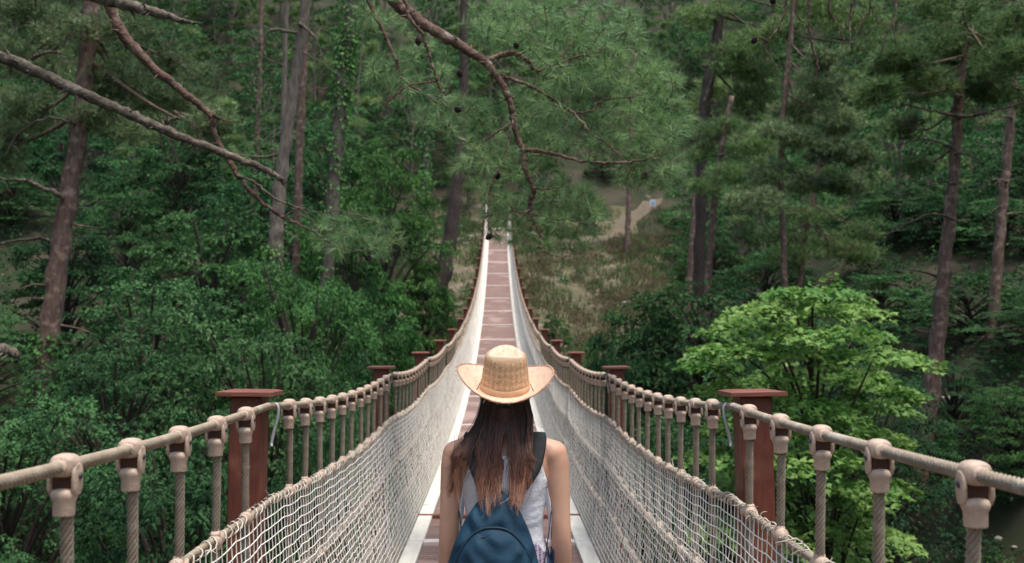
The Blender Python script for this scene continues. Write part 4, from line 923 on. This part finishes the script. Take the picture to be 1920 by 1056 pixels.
pinepx(10, 'flat-topped pine at the right with spreading dark limbs', 21, [(1822, 60), (1803, 165), (1796, 300), (1776, 480), (1757, 640), (1733, 790)], [12, 17, 20, 24, 28, 34],
       [(1700, 125, 85, 30, 170), (1790, 85, 100, 36, 220), (1880, 110, 80, 34, 180), (1740, 165, 85, 26, 130), (1860, 165, 80, 26, 130), (1650, 175, 50, 22, 90), (1830, 40, 110, 34, 180), (1930, 60, 80, 44, 140), (1690, 240, 60, 24, 50), (1800, 0, 120, 30, 120), (1715, 310, 50, 18, 40), (1940, 190, 60, 26, 80)],
       [([(1798, 218), (1740, 205), (1668, 192)], 10), ([(1799, 220), (1860, 208), (1940, 188)], 10), ([(1795, 285), (1745, 262), (1688, 270)], 7), ([(1796, 287), (1835, 300), (1852, 330)], 6), ([(1786, 412), (1745, 402), (1705, 418), (1655, 442)], 7), ([(1772, 528), (1712, 506), (1640, 514)], 7), ([(1796, 345), (1740, 338), (1690, 352)], 5), ([(1801, 180), (1770, 165), (1740, 172)], 6)], L=.22, w=.0105, nn=14)
pinepx(11, 'second bare trunk at the right edge behind the flat-topped pine', 27, [(1912, 0), (1898, 240), (1880, 410), (1860, 600)], [13, 15, 18, 21], [(1930, 20, 70, 26, 60)], [([(1896, 220), (1870, 218), (1850, 232)], 5), ([(1888, 340), (1860, 335), (1850, 350)], 5)], L=.26)
pinepx(12, 'light grey-green pine in the upper right with a thin red stem', 33, [(1495, -200), (1486, 40), (1475, 160), (1465, 290), (1466, 400), (1468, 490)], [7, 8, 10, 10, 11, 12],
       [(1535, 165, 55, 30, 110), (1500, 205, 60, 28, 110), (1575, 225, 55, 28, 110), (1600, 190, 40, 24, 70), (1470, 255, 65, 26, 100), (1550, 285, 70, 26, 110), (1610, 290, 40, 22, 70), (1450, 330, 60, 24, 90), (1520, 345, 70, 24, 100), (1585, 350, 50, 20, 70), (1420, 380, 70, 22, 80), (1545, 110, 40, 24, 60)], need=m_needp, L=.26, w=.015, v=.45)
pinepx(13, 'small reddish pine behind the light grey-green pine', 36, [(1548, 240), (1532, 340), (1512, 440), (1500, 520)], [7, 8, 9, 10], [(1440, 440, 80, 20, 80), (1560, 455, 80, 22, 90), (1620, 430, 50, 20, 60), (1600, 480, 60, 20, 70), (1520, 400, 70, 18, 70), (1490, 480, 80, 20, 70)], L=.28)
pinepx(14, 'dark forked pine trunk right of the overhanging branch', 41, [(1362, -150), (1346, 60), (1330, 150), (1318, 240), (1312, 420)], [14, 18, 22, 22, 20], [(1370, 110, 70, 26, 90), (1440, 60, 80, 28, 100), (1325, 30, 70, 26, 80), (1405, 190, 70, 26, 90), (1600, 30, 90, 28, 90), (1520, 20, 70, 26, 80), (1430, 130, 60, 24, 70), (1650, 90, 60, 24, 60)], [([(1322, 190), (1345, 110), (1362, 60)], 9)], bark=m_barkk, L=.34, w=.019)
pinepx(15, 'brown pine trunk between the path and the light pine', 36, [(1372, 180), (1352, 290), (1338, 400), (1330, 490)], [9, 10, 12, 13], [(1350, 235, 70, 24, 90), (1405, 275, 70, 24, 90), (1315, 285, 50, 20, 60), (1385, 325, 70, 20, 80), (1330, 350, 50, 18, 50)], [([(1352, 290), (1385, 285), (1400, 262)], 5)], L=.28)
pinepx(16, 'short dark trunk right of the sign by the path', 46, [(1318, 200), (1308, 310), (1299, 430)], [9, 10, 11], [(1290, 200, 50, 20, 60), (1330, 170, 50, 20, 60)], L=.36, w=.018)

# ------------------------------------------------------------------ bright green maple
r = np.random.RandomState(5); my = 15.0; gx_ = (1540-933)*my/F; gz_ = float(ter(gx_, my)); mbase = np.array([gx_, my, gz_])
MT = empty('maple_tree', mbase, 0, 'bright yellow-green maple below the bridge on the right, behind the front post', 'tree')
lob = [(1540, 545, 45), (1495, 575, 50), (1600, 580, 50), (1430, 605, 52), (1560, 620, 60), (1380, 655, 45), (1640, 625, 45), (1330, 680, 42), (1470, 650, 60), (1620, 700, 55), (1690, 665, 52), (1545, 700, 60), (1410, 720, 60), (1350, 740, 45), (1480, 750, 60), (1650, 760, 60), (1715, 735, 40),
       (1560, 790, 60), (1420, 800, 60), (1690, 820, 55), (1500, 850, 60), (1610, 860, 60), (1360, 850, 50), (1430, 900, 60), (1550, 930, 60), (1680, 910, 50), (1490, 990, 60), (1620, 990, 60), (1400, 990, 50), (1560, 1050, 60), (1700, 1010, 45), (1460, 1090, 60), (1640, 1090, 60)]
cr_ = MB(); tk = MB(); tp = smooth_path([mbase*0+[0, 0, -.8], [.1, 0, 2.5], [-.15, .1, (P(1540, 600, my)-mbase)[2]]], 16); tube(tk, tp, np.linspace(.13, .03, 16), 8, ref=np.array([0., 1, 0]))
for k, (cx, cy, rp) in enumerate(lob):
    c = P(1524+(cx-1540)*(.88 if cx < 1560 else .78), cy, my+r.uniform(-1.3, 1.2))-mbase; lr = rp*my/F*r.uniform(.8, 1.2); i = min(15, max(2, int((c[2]-.8)/(tp[-1][2])*15)))
    tube(tk, smooth_path([tp[i], tp[i]*.45+c*.55+[0, 0, .15], c], 8), np.linspace(.035, .009, 8), 5, cap=False)
    if k in (13,): continue
    n = 30; u = unit(r, n); u[:, 2] = np.abs(u[:, 2])*.7-.28; out = c.copy(); out[2] = 0; out = out/(np.linalg.norm(out)+.1)
    D = u*np.array([1, 1, .2])+out*.35; P0 = c+u*lr*np.array([.85, .85, .30])
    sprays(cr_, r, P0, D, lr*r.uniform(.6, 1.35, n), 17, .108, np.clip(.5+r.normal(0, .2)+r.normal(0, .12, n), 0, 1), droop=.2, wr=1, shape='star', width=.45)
cr_.build('crown', m_leafb, MT); tk.build('trunk', m_barkk, MT, True)
# ------------------------------------------------------------------ near pines with limbs hanging into view
def nearest(nodes, t): d = np.linalg.norm(nodes-t, axis=1); i = d.argmin(); return i, d[i]
def nearpine(label, tx, ty, limbs, zones, cones, seed, lean=0., dens=1.):
    r = np.random.RandomState(seed); g = float(ter(tx, ty)); base = np.array([tx, ty, g]); T = empty('pine_tree', base, 0, label, 'pine tree', 'pines with bare trunks')
    tk = MB(); tp = smooth_path([(0, 0, -.8), (.1, 0, 4), (lean*.5, .1, 9), (lean, .2, 16)], 40); tube(tk, tp, np.linspace(.26, .10, 40)*(1+.05*np.sin(np.arange(40)*2)), 14, ref=np.array([0., 1, 0])); tk.build('trunk', m_barkr, T, True)
    cc = MB(); pine_clouds(cc, r, [(tp[-1]+[0, 0, .5], (2.2, 2.2, .7)), (tp[-5]+[-1.5*np.sign(-tx), .5, .3], (1.5, 1.5, .5)), (tp[-4]+[.6*np.sign(tx), -1.4, 0], (1.3, 1.3, .5))], 150, 14, .2, .008)
    cc.build('crown', m_need, T)
    nodes = []
    for (nm, pts, ws, ys, mat) in limbs:
        lm = MB(); ys_ = np.interp(np.linspace(0, 1, len(pts)), np.linspace(0, 1, len(np.atleast_1d(ys))), np.atleast_1d(ys)); p = PL(pts, ys_)-base; w_ = [w*y/F/2 for w, y in zip(np.interp(np.linspace(0, 1, len(pts)), np.linspace(0, 1, len(ws)), ws), ys_)]
        if pts[0][0] < -400 or pts[0][0] > 2400: q = tp+0; i = np.abs(tp[:, 2]-p[0][2]).argmin(); p = np.vstack([tp[i], p]); w_ = [w_[0]*1.1]+w_
        n = max(12, len(p)*7); a = smooth_path(p, n); a[1:-1] += r.normal(0, .0035, (n-2, 3)); R = np.interp(np.linspace(0, 1, n), np.linspace(0, 1, len(w_)), w_)*(1+.08*r.normal(0, 1, n))
        tube(lm, a, R, 9, ref=np.array([.2, 1, .1])); nodes.append(a[n//6:])
        if R[0] > .008:
            for k in range(int(n*.5)):   # knobs, bark flakes and broken twig stubs
                i = r.randint(1, n-1); d = unit(r, 1)[0]; L = r.uniform(.2, 1.1)*R[i]*2+.01; tube(lm, [a[i], a[i]+d*(R[i]+L*.4), a[i]+d*(R[i]+L)+r.normal(0, .004, 3)], [R[i]*.35, R[i]*.2, .0012], 4, cap=False)
        lm.build(nm, mat, T, True)
    if zones:
        N = np.concatenate(nodes); tw = MB(); nd = MB(); tg = []
        for (cx, cy, rx, ry, n, dy) in zones:
            for k in range(int(n*dens)):
                th, q = r.rand()*6.3, r.rand()**.5; y = 7.55+dy+r.normal(0, .34); tg.append(P(cx+rx*q*cos(th), cy+ry*q*sin(th), y)-base)
        tg = np.array(tg); d0 = np.array([nearest(N, t)[1] for t in tg]); od = np.argsort(d0); C = []; D = []
        for k in od:
            t = tg[k]; i, d = nearest(N, t); s0 = N[i]; 
            if d < .03: continue
            midp = (s0+t)/2+r.normal(0, .07*d, 3)-[0, 0, .05*d]; n = max(4, int(d/.05)); n = min(n, 14); a = smooth_path([s0, midp, t], n); tube(tw, a, np.linspace(.0025+.003*min(1, d), .0018, n), 4, cap=False, a=.3); N = np.vstack([N, a[1:]])
            ax = a[-1]-a[-2]; ax /= np.linalg.norm(ax)+1e-9; C.append(t); D.append(ax+[0, 0, .25])
            if d > .15: C.append(a[-3]); D.append(ax+[0, 0, .2])
        tw.build('twigs', m_barkb, T, True); C = np.array(C); D = np.array(D)
        needles(nd, r, C, D, 36, .120, .0021, .66, np.clip(.45+r.normal(0, .22, len(C)), 0, 1), curve=.12); nd.build('needles', m_needf, T)
    for (cx, cy, y) in cones:
        cb = MB(); c0 = P(cx, cy, y)-base; rx = rotm('X', r.normal(.3, .4))@rotm('Y', r.normal(0, .5))
        for k in range(60):
            h = k/60; th = k*2.4; rr = .016*sin(pi*min(1, h*.86+.14))**.7; d = np.array([cos(th), sin(th), -.25]); q0 = np.array([rr*.4*cos(th), rr*.4*sin(th), .023-.05*h]); tube(cb, np.array([q0, q0+d*rr*.6, q0+d*rr])@rx.T+c0, [.005, .007, .003], 4)
        i, d = nearest(np.concatenate(nodes) if not zones else N, c0); NN = np.concatenate(nodes) if not zones else N; tube(cb, [NN[i], (NN[i]+c0)/2, c0], [.0025, .0025, .003], 4, cap=False)
        cb.build('pine_cone', m_cone, T, True)
    return T
LD, LB = m_barkd, m_barkb
nearpine('pine outside the left edge whose bare limbs and needled branch hang over the bridge', -5.6, 7.2, [
 ('dead_limb', [(-480, -60), (-200, 22), (0, 106), (70, 135), (160, 178), (240, 212), (300, 240), (420, 288), (490, 315), (525, 335), (531, 346)], [32, 28, 24, 22, 21, 19, 19, 15, 12, 11, 7], [7.2, 7.0, 7.0], LD),
 ('dead_limb', [(-480, -520), (-100, -330), (120, -180), (205, 10), (232, 66), (280, 120), (330, 162), (372, 195), (398, 220), (402, 252), (425, 292), (450, 335), (490, 378), (530, 408), (570, 425), (600, 436)], [24, 24, 24, 20, 20, 17, 15, 13, 12, 11, 10, 9, 8, 6, 4, 2], [7.4, 7.3], LB),
 ('dead_limb', [(-480, -150), (-100, -70), (180, -6), (250, 12), (300, 26), (345, 40), (381, 44)], [34, 30, 26, 22, 17, 9, 2], [7., 6.6], LD),
 ('dead_limb', [(-480, 540), (-200, 600), (-60, 640), (0, 655), (20, 660), (32, 664)], [30, 26, 24, 20, 18, 13], [7., 6.6], LD),
 ('dead_limb', [(60, 112), (78, 100), (100, 98), (128, 103)], [7, 6, 5, 2], 7., LD), ('dead_limb', [(304, 242), (318, 226), (336, 219)], [9, 8, 6], 7., LD), ('dead_limb', [(398, 216), (415, 224), (432, 229)], [7, 4, 2], 7.3, LB),
 ('dead_limb', [(448, 330), (480, 345), (515, 372), (550, 385), (575, 402), (600, 436)], [4, 5, 4, 3, 3, 2], 7.3, LD), ('dead_limb', [(300, 243), (301, 262), (300, 278)], [4, 3, 2], 7., LD), ('dead_limb', [(52, 132), (50, 146)], [5, 2], 7., LD),
 ('dead_limb', [(570, 425), (620, 455), (650, 470), (700, 470)], [3, 3, 2, 2], 7.3, LD), ('dead_limb', [(530, 408), (560, 390), (600, 400), (640, 395), (700, 410)], [3, 3, 2, 2, 1], 7.3, LD),
 ('living_limb', [(-480, -900), (100, -760), (500, -420), (660, -120), (740, 0), (770, 28), (800, 50), (840, 72), (880, 96), (915, 118)], [44, 40, 34, 30, 26, 24, 21, 20, 19, 15], [7.4, 7.5, 7.2], LB),
 ('living_limb', [(908, 112), (925, 135), (945, 165), (957, 195), (962, 225), (972, 262), (980, 285), (984, 315), (1000, 352), (994, 378), (995, 400), (1008, 428), (1014, 452), (1008, 466)], [15, 13, 13, 12, 11, 11, 10, 9, 9, 8, 7, 6, 5, 3], [7.2, 7.1], LB),
 ('living_limb', [(915, 112), (945, 102), (970, 102), (990, 115), (1008, 132), (1045, 116), (1065, 90), (1088, 55), (1100, 20)], [9, 10, 10, 9, 5, 4, 3, 3, 2], [7.2, 7.5], LB),
 ('living_limb', [(1008, 132), (1050, 118), (1095, 102), (1130, 95), (1160, 72), (1180, 50)], [5, 4, 4, 3, 3, 2], [7.2, 7.4], LB),
 ('living_limb', [(980, 282), (1010, 283), (1050, 292), (1090, 302), (1140, 306), (1195, 302), (1240, 290)], [8, 8, 7, 6, 5, 4, 2], [7.1, 6.9], LB),
 ('living_limb', [(935, 140), (985, 158), (1015, 172), (1050, 195), (1075, 210), (1110, 208), (1130, 188), (1180, 182), (1230, 170), (1265, 145)], [6, 6, 6, 5, 5, 4, 4, 3, 3, 2], [7.2, 7.5], LB),
 ('living_limb', [(1068, 205), (1090, 230), (1110, 250), (1140, 272), (1165, 295), (1190, 322)], [5, 5, 4, 4, 3, 2], [7.3, 7.1], LB),
 ('living_limb', [(560, -330), (640, -120), (690, 0), (712, 45), (732, 90), (745, 118), (758, 150), (785, 170), (815, 188), (845, 205)], [10, 10, 8, 8, 8, 7, 6, 4, 4, 2], [7.5, 7.3], LB),
 ('living_limb', [(700, -60), (755, -5), (768, 35), (790, 62), (800, 90), (812, 128), (821, 155), (830, 180), (848, 205)], [7, 7, 7, 6, 6, 5, 5, 4, 2], [7.3, 7.3], LB),
 ('living_limb', [(820, 152), (795, 155), (770, 160), (745, 175), (725, 195), (712, 220)], [4, 4, 4, 4, 3, 2], 7.3, LB), ('living_limb', [(745, 112), (744, 140), (744, 168)], [4, 4, 2], 7.3, LB),
 ('living_limb', [(956, 232), (930, 250), (905, 266), (885, 285)], [5, 4, 4, 2], 7.1, LB), ('living_limb', [(1000, 352), (1025, 356), (1055, 350)], [4, 3, 2], 7.1, LB), ('living_limb', [(993, 395), (970, 398), (955, 385)], [4, 3, 2], 7.1, LB),
 ('living_limb', [(1008, 462), (1035, 478), (1065, 480), (1095, 470)], [3, 3, 2, 1], 7.1, LB), ('living_limb', [(998, 400), (1040, 412), (1080, 415), (1115, 425)], [4, 3, 2, 1], 7.1, LB),
 ('living_limb', [(962, 225), (945, 300), (925, 335), (918, 370), (915, 400), (916, 440)], [4, 4, 4, 4, 3, 2], [7.1, 7.0], LB),
 ],
 [(1010, 45, 110, 50, 110, .3), (1130, 60, 75, 55, 95, .2), (1165, 120, 60, 50, 60, 0), (1225, 150, 50, 40, 50, 0), (1245, 225, 50, 55, 60, 0), (1175, 240, 80, 55, 80, 0), (1060, 235, 90, 50, 70, .2), (940, 40, 80, 45, 55, .5), (1080, 140, 90, 45, 80, .1),
  (790, 130, 60, 50, 34, .3), (725, 140, 35, 50, 26, .2), (855, 215, 75, 35, 55, .2), (890, 290, 50, 35, 30, 0), (970, 290, 60, 50, 44, .2), (1055, 375, 75, 45, 75, 0), (955, 410, 45, 45, 34, 0), (1060, 440, 60, 35, 38, 0), (1225, 310, 55, 45, 60, 0), (1000, 200, 60, 45, 45, .2), (670, 440, 85, 45, 46, .2), (1190, 330, 40, 25, 20, 0), (925, 350, 35, 40, 22, 0), (1105, 400, 40, 35, 26, 0), (720, 30, 60, 40, 20, .3)],
 [(784, 78, 7.3), (862, 138, 7.2), (858, 206, 7.3), (968, 86, 7.2), (933, 330, 7.1), (1113, 297, 7.0), (1208, 330, 7.0), (917, 444, 7.0)], 31, dens=1.12)
nearpine('pine outside the right edge whose bare cone-bearing twigs hang into the top right', 6.8, 7.5, [
 ('dead_limb', [(2600, -420), (2200, -300), (1800, -200), (1500, -90), (1380, -60)], [30, 26, 20, 14, 8], [7.5, 7.2], LD),
 ('dead_twig', [(1478, -85), (1473, 10), (1465, 40), (1452, 62), (1440, 76), (1425, 70), (1416, 74)], [6, 5, 4, 4, 3, 3, 2], 7.2, LB), ('dead_twig', [(1440, 76), (1432, 90), (1448, 112), (1456, 132), (1452, 146)], [3, 3, 2, 2, 1], 7.2, LB),
 ('dead_twig', [(1452, -75), (1450, 0), (1453, 30), (1447, 60)], [4, 3, 2, 1], 7.3, LB), ('dead_twig', [(1522, -100), (1518, 0), (1517, 50), (1526, 95), (1533, 128), (1528, 160)], [6, 5, 4, 4, 3, 1], 7.2, LB),
 ('dead_twig', [(1565, -110), (1556, 10), (1572, 50), (1583, 78), (1588, 94)], [4, 4, 3, 2, 1], 7.3, LB), ('dead_twig', [(1606, -120), (1598, 0), (1592, 35), (1576, 60), (1560, 72)], [5, 4, 3, 2, 1], 7.1, LB), ('dead_twig', [(1592, 35), (1594, 70), (1591, 98)], [3, 2, 1], 7.1, LB),
 ('dead_twig', [(1690, -150), (1680, 5), (1673, 40), (1678, 70), (1683, 102)], [5, 4, 3, 2, 1], 7.2, LB), ('dead_twig', [(1673, 40), (1660, 68), (1650, 104)], [3, 2, 1], 7.2, LB), ('dead_twig', [(1640, -130), (1632, 10), (1622, 30), (1608, 60), (1600, 84)], [4, 3, 3, 2, 1], 7.4, LB),
 ('dead_twig', [(1632, 12), (1648, 44), (1662, 44)], [3, 2, 1], 7.4, LB), ('dead_twig', [(1500, -90), (1494, 20), (1510, 45), (1522, 68)], [3, 3, 2, 1], 7.3, LB)],
 [], [(1414, 76, 7.2), (1449, 2, 7.3)], 44)
# ------------------------------------------------------------------ ground plants, rocks, sign
r = np.random.RandomState(9); gb = MB(); n = 52000; x = r.uniform(-7, 15, n); y = r.uniform(46, 90, n); k = (np.abs(x) > .9) | (y > 76); x, y = x[k], y[k]
cl = np.sin(x*1.3+2*np.sin(y*.7))*np.cos(y*.9+x*.4); k = cl+r.normal(0, .5, len(x)) > -.1
PT = smooth_path([(0, 75.2, 0), (2, 76.5, 0)]+[(a, b, 0) for a, b in pth_], 60)[:, :2]; k &= np.min((x[:, None]-PT[:, 0])**2+(y[:, None]-PT[:, 1])**2, 1) > .9; x, y, cl = x[k], y[k], cl[k]; n = len(x); z = ter(x, y); h = r.uniform(.2, .65, n)*(1+.4*cl); ln = r.normal(0, .14, (n, 2)); a = r.rand(n)*6.3; w = .03
s_ = np.stack([np.cos(a)*w, np.sin(a)*w, 0*a], 1); B = np.stack([x, y, z-.02], 1); T_ = B+np.stack([ln[:, 0], ln[:, 1], h], 1)
gb.add(np.stack([B-s_, B+s_, T_], 1).reshape(-1, 3), np.arange(n)[:, None]*3+np.arange(3)[None], np.repeat(np.clip(.5-.35*(x < 0)+.35*np.sin(x*.8)*np.cos(y*.5)+r.normal(0, .2, n), 0, 1), 3))
n = 22000; x = r.uniform(4.5, 17, n); y = r.uniform(5, 26, n); k = np.sin(x*2.1+np.sin(y*1.7)*2)*np.cos(y*1.9)+r.normal(0, .5, n) > .1; x, y = x[k], y[k]; n = len(x); z = ter(x, y); h = r.uniform(.06, .22, n); ln = r.normal(0, .08, (n, 2)); a = r.rand(n)*6.3; w = .007
s_ = np.stack([np.cos(a)*w, np.sin(a)*w, 0*a], 1); B = np.stack([x, y, z-.02], 1); T_ = B+np.stack([ln[:, 0], ln[:, 1], h], 1)
gb.add(np.stack([B-s_, B+s_, T_], 1).reshape(-1, 3), np.arange(n)[:, None]*3+np.arange(3)[None], np.repeat(np.clip(.35+r.normal(0, .3, n), 0, 1), 3))
m_grass = M('slope_grass', (.045, .095, .026), (.175, .155, .080), scale=.5, rough=.8, attr=.8, trans=.2)
tag(gb.build('grass', m_grass), 'dry and green grass on the slope beyond the bridge', 'grass', kind='stuff')
# low weeds on the slopes
wb = MB(); spots = []
for k in range(420):
    x = r.uniform(-9, 15); y = r.uniform(42, 88)
    if abs(x) < 1.2 and y < 78: continue
    if np.min((x-PT[:, 0])**2+(y-PT[:, 1])**2) < 1.6: continue
    if r.rand() > .5+.5*sin(x*.6+y*.35)*cos(x*.3-y*.2): continue
    spots.append((x, y, float(ter(x, y))+.1))
for k in range(420):
    x = r.uniform(5, 15) if r.rand() < .5 else r.uniform(-14, -5); y = r.uniform(7, 26)
    if 7.0 < x < 11 and 12 < y < 20 and r.rand() < .5: continue
    spots.append((x, y, float(ter(x, y))+.08))
sp = np.array(spots); D = unit(r, len(sp)*6); D[:, 2] = np.abs(D[:, 2])*.8+.15; P0 = np.repeat(sp, 6, 0)
sprays(wb, r, P0, D, r.uniform(.35, .8, len(P0)), 14, np.repeat(np.where(sp[:, 1] > 30, .16, .09), 6)[:, None], np.clip(.5+r.normal(0, .2, len(P0)), 0, 1))
tag(wb.build('ground_cover', m_leafm), 'low green weeds and creepers over the slopes', 'ground cover', kind='stuff')
# ferny undergrowth filling the valley sides under the trees
ub = MB(); n = 8500; x = r.uniform(-70, 70, n); y = r.uniform(12, 105, n); k = (np.abs(x) > 2.4) & (np.abs(x) < .75*y+14) & ~((x > -6) & (x < 13) & (y > 44) & (y < 82)) & ~((x > 5) & (x < 16) & (y < 97) & (y > 70)) & ~((x > 6.5) & (x < 11) & (y < 20)); x, y = x[k], y[k]
sp = np.stack([x, y, ter(x, y)+.1], 1); D = unit(r, len(sp)*5); D[:, 2] = np.abs(D[:, 2])+.3; P0 = np.repeat(sp, 5, 0); sprays(ub, r, P0, D, r.uniform(.7, 1.5, len(P0)), 16, .16, np.clip(.15+r.normal(0, .12, len(P0)), 0, 1))
tag(ub.build('undergrowth', m_leafd), 'ferny undergrowth beneath the trees on both valley sides', 'undergrowth', kind='stuff')
db = MB(); sp = []
for k in range(900):
    x = r.uniform(1.3, 14); y = r.uniform(46, 82)
    if abs(x) < 1.2 and y < 78 or np.min((x-PT[:, 0])**2+(y-PT[:, 1])**2) < 1.5 or sin(x*.9+1)*cos(y*.5+x*.3) < -.25: continue
    sp.append((x, y, float(ter(x, y))+.05))
sp = np.array(sp); D = unit(r, len(sp)*5); D[:, 2] = np.abs(D[:, 2])+.5; P0 = np.repeat(sp, 5, 0); sprays(db, r, P0, D, r.uniform(.3, .85, len(P0)), 14, .12, np.clip(.4+r.normal(0, .25, len(P0)), 0, 1))
m_dry = M('dry_scrub_leaf', (.085, .075, .038), (.26, .205, .125), scale=.6, rough=.85, attr=.7, trans=.2)
tag(db.build('dry_scrub', m_dry), 'brown dry scrub on the open slope right of the bridge', 'scrub', kind='stuff')
m_rock = M('pale_limestone', (.38, .34, .29), (.24, .21, .18), scale=3, rough=.9, bump=.7, bscale=7)
def rock(px, py, y, s, label, grp='pale rocks on the far bank'):
    p = P(px, py, y); x = p[0]; g = float(ter(x, y)); mb = MB(); ell(mb, (0, 0, 0), (s, s*.8, s*.6), 14, 9); V = mb.v[0]; q = V/s
    V *= (1+.18*np.sin(q[:, :1]*4+px)*np.cos(q[:, 1:2]*5+py)+.12*np.sin(q[:, 2:]*9+px)); o = mb.build('rock', m_rock, None, False, (x, y, g+s*.15)); o.rotation_euler = (0, 0, px); tag(o, label, 'rock', grp)
for a in [(858, 440, 71, .35, 'pale rock left of the landing nearest the leaning trunk'), (872, 452, 70, .3, 'pale rock left of the bridge end beside the handrail'), (884, 446, 72, .42, 'largest pale rock on the earth bank left of the landing'), (892, 460, 69, .22, 'small stone touching the left edge of the far bridge end'),
          (800, 545, 60, .45, 'pale rock at the foot of the leaning trunk'), (835, 575, 57, .3, 'stone in the weeds below the leaning trunk'), (866, 420, 76, .3, 'stone high on the earth bank left of the landing'), (970, 470, 66, .28, 'stone just right of the far end of the deck'), (1175, 560, 57, .35, 'stone in the dry grass right of the bridge'), (1120, 520, 60, .25, 'small stone in the middle of the grass slope'),
          (1790, 580, 26, .30, 'pale boulder behind the foot of the flat-topped pine')]: rock(*a)
for k in range(9): a = r.rand(2); rock(1775+140*a[0], 930+110*a[1], 22-3*a[1], .05+.06*r.rand(), 'small pale stone on the bare ground in the lower right corner', 'stones on the bare ground')
# information sign by the path
m_sgn = M('sign_blue', (.16, .30, .50), (.42, .52, .62), scale=5, rough=.5); m_sgw = M('sign_white', (.75, .78, .80), rough=.5)
sy = float(hit(1222, 400)[1])+.5; sx = (1224-933)*sy/F; sg = float(ter(sx, sy)); SG = empty('sign', (sx, sy, sg), 0, 'small blue and white information sign beside the sandy path', 'sign'); zz = max(.7, (528-387)*sy/F-sg)
mb = MB(); chbox(mb, 0, .04, -.5, zz+.1, .08, .06, .01); mb.build('pole', m_barkg, SG)
mb = MB(); box(mb, (0, -.02, zz), (.5, .04, .62)); mb.build('panel', m_sgw, SG); mb = MB(); box(mb, (.02, -.045, zz-.05), (.34, .012, .36)); mb.build('blue_field', m_sgn, SG)
# handrail fence of the far path, left of the landing
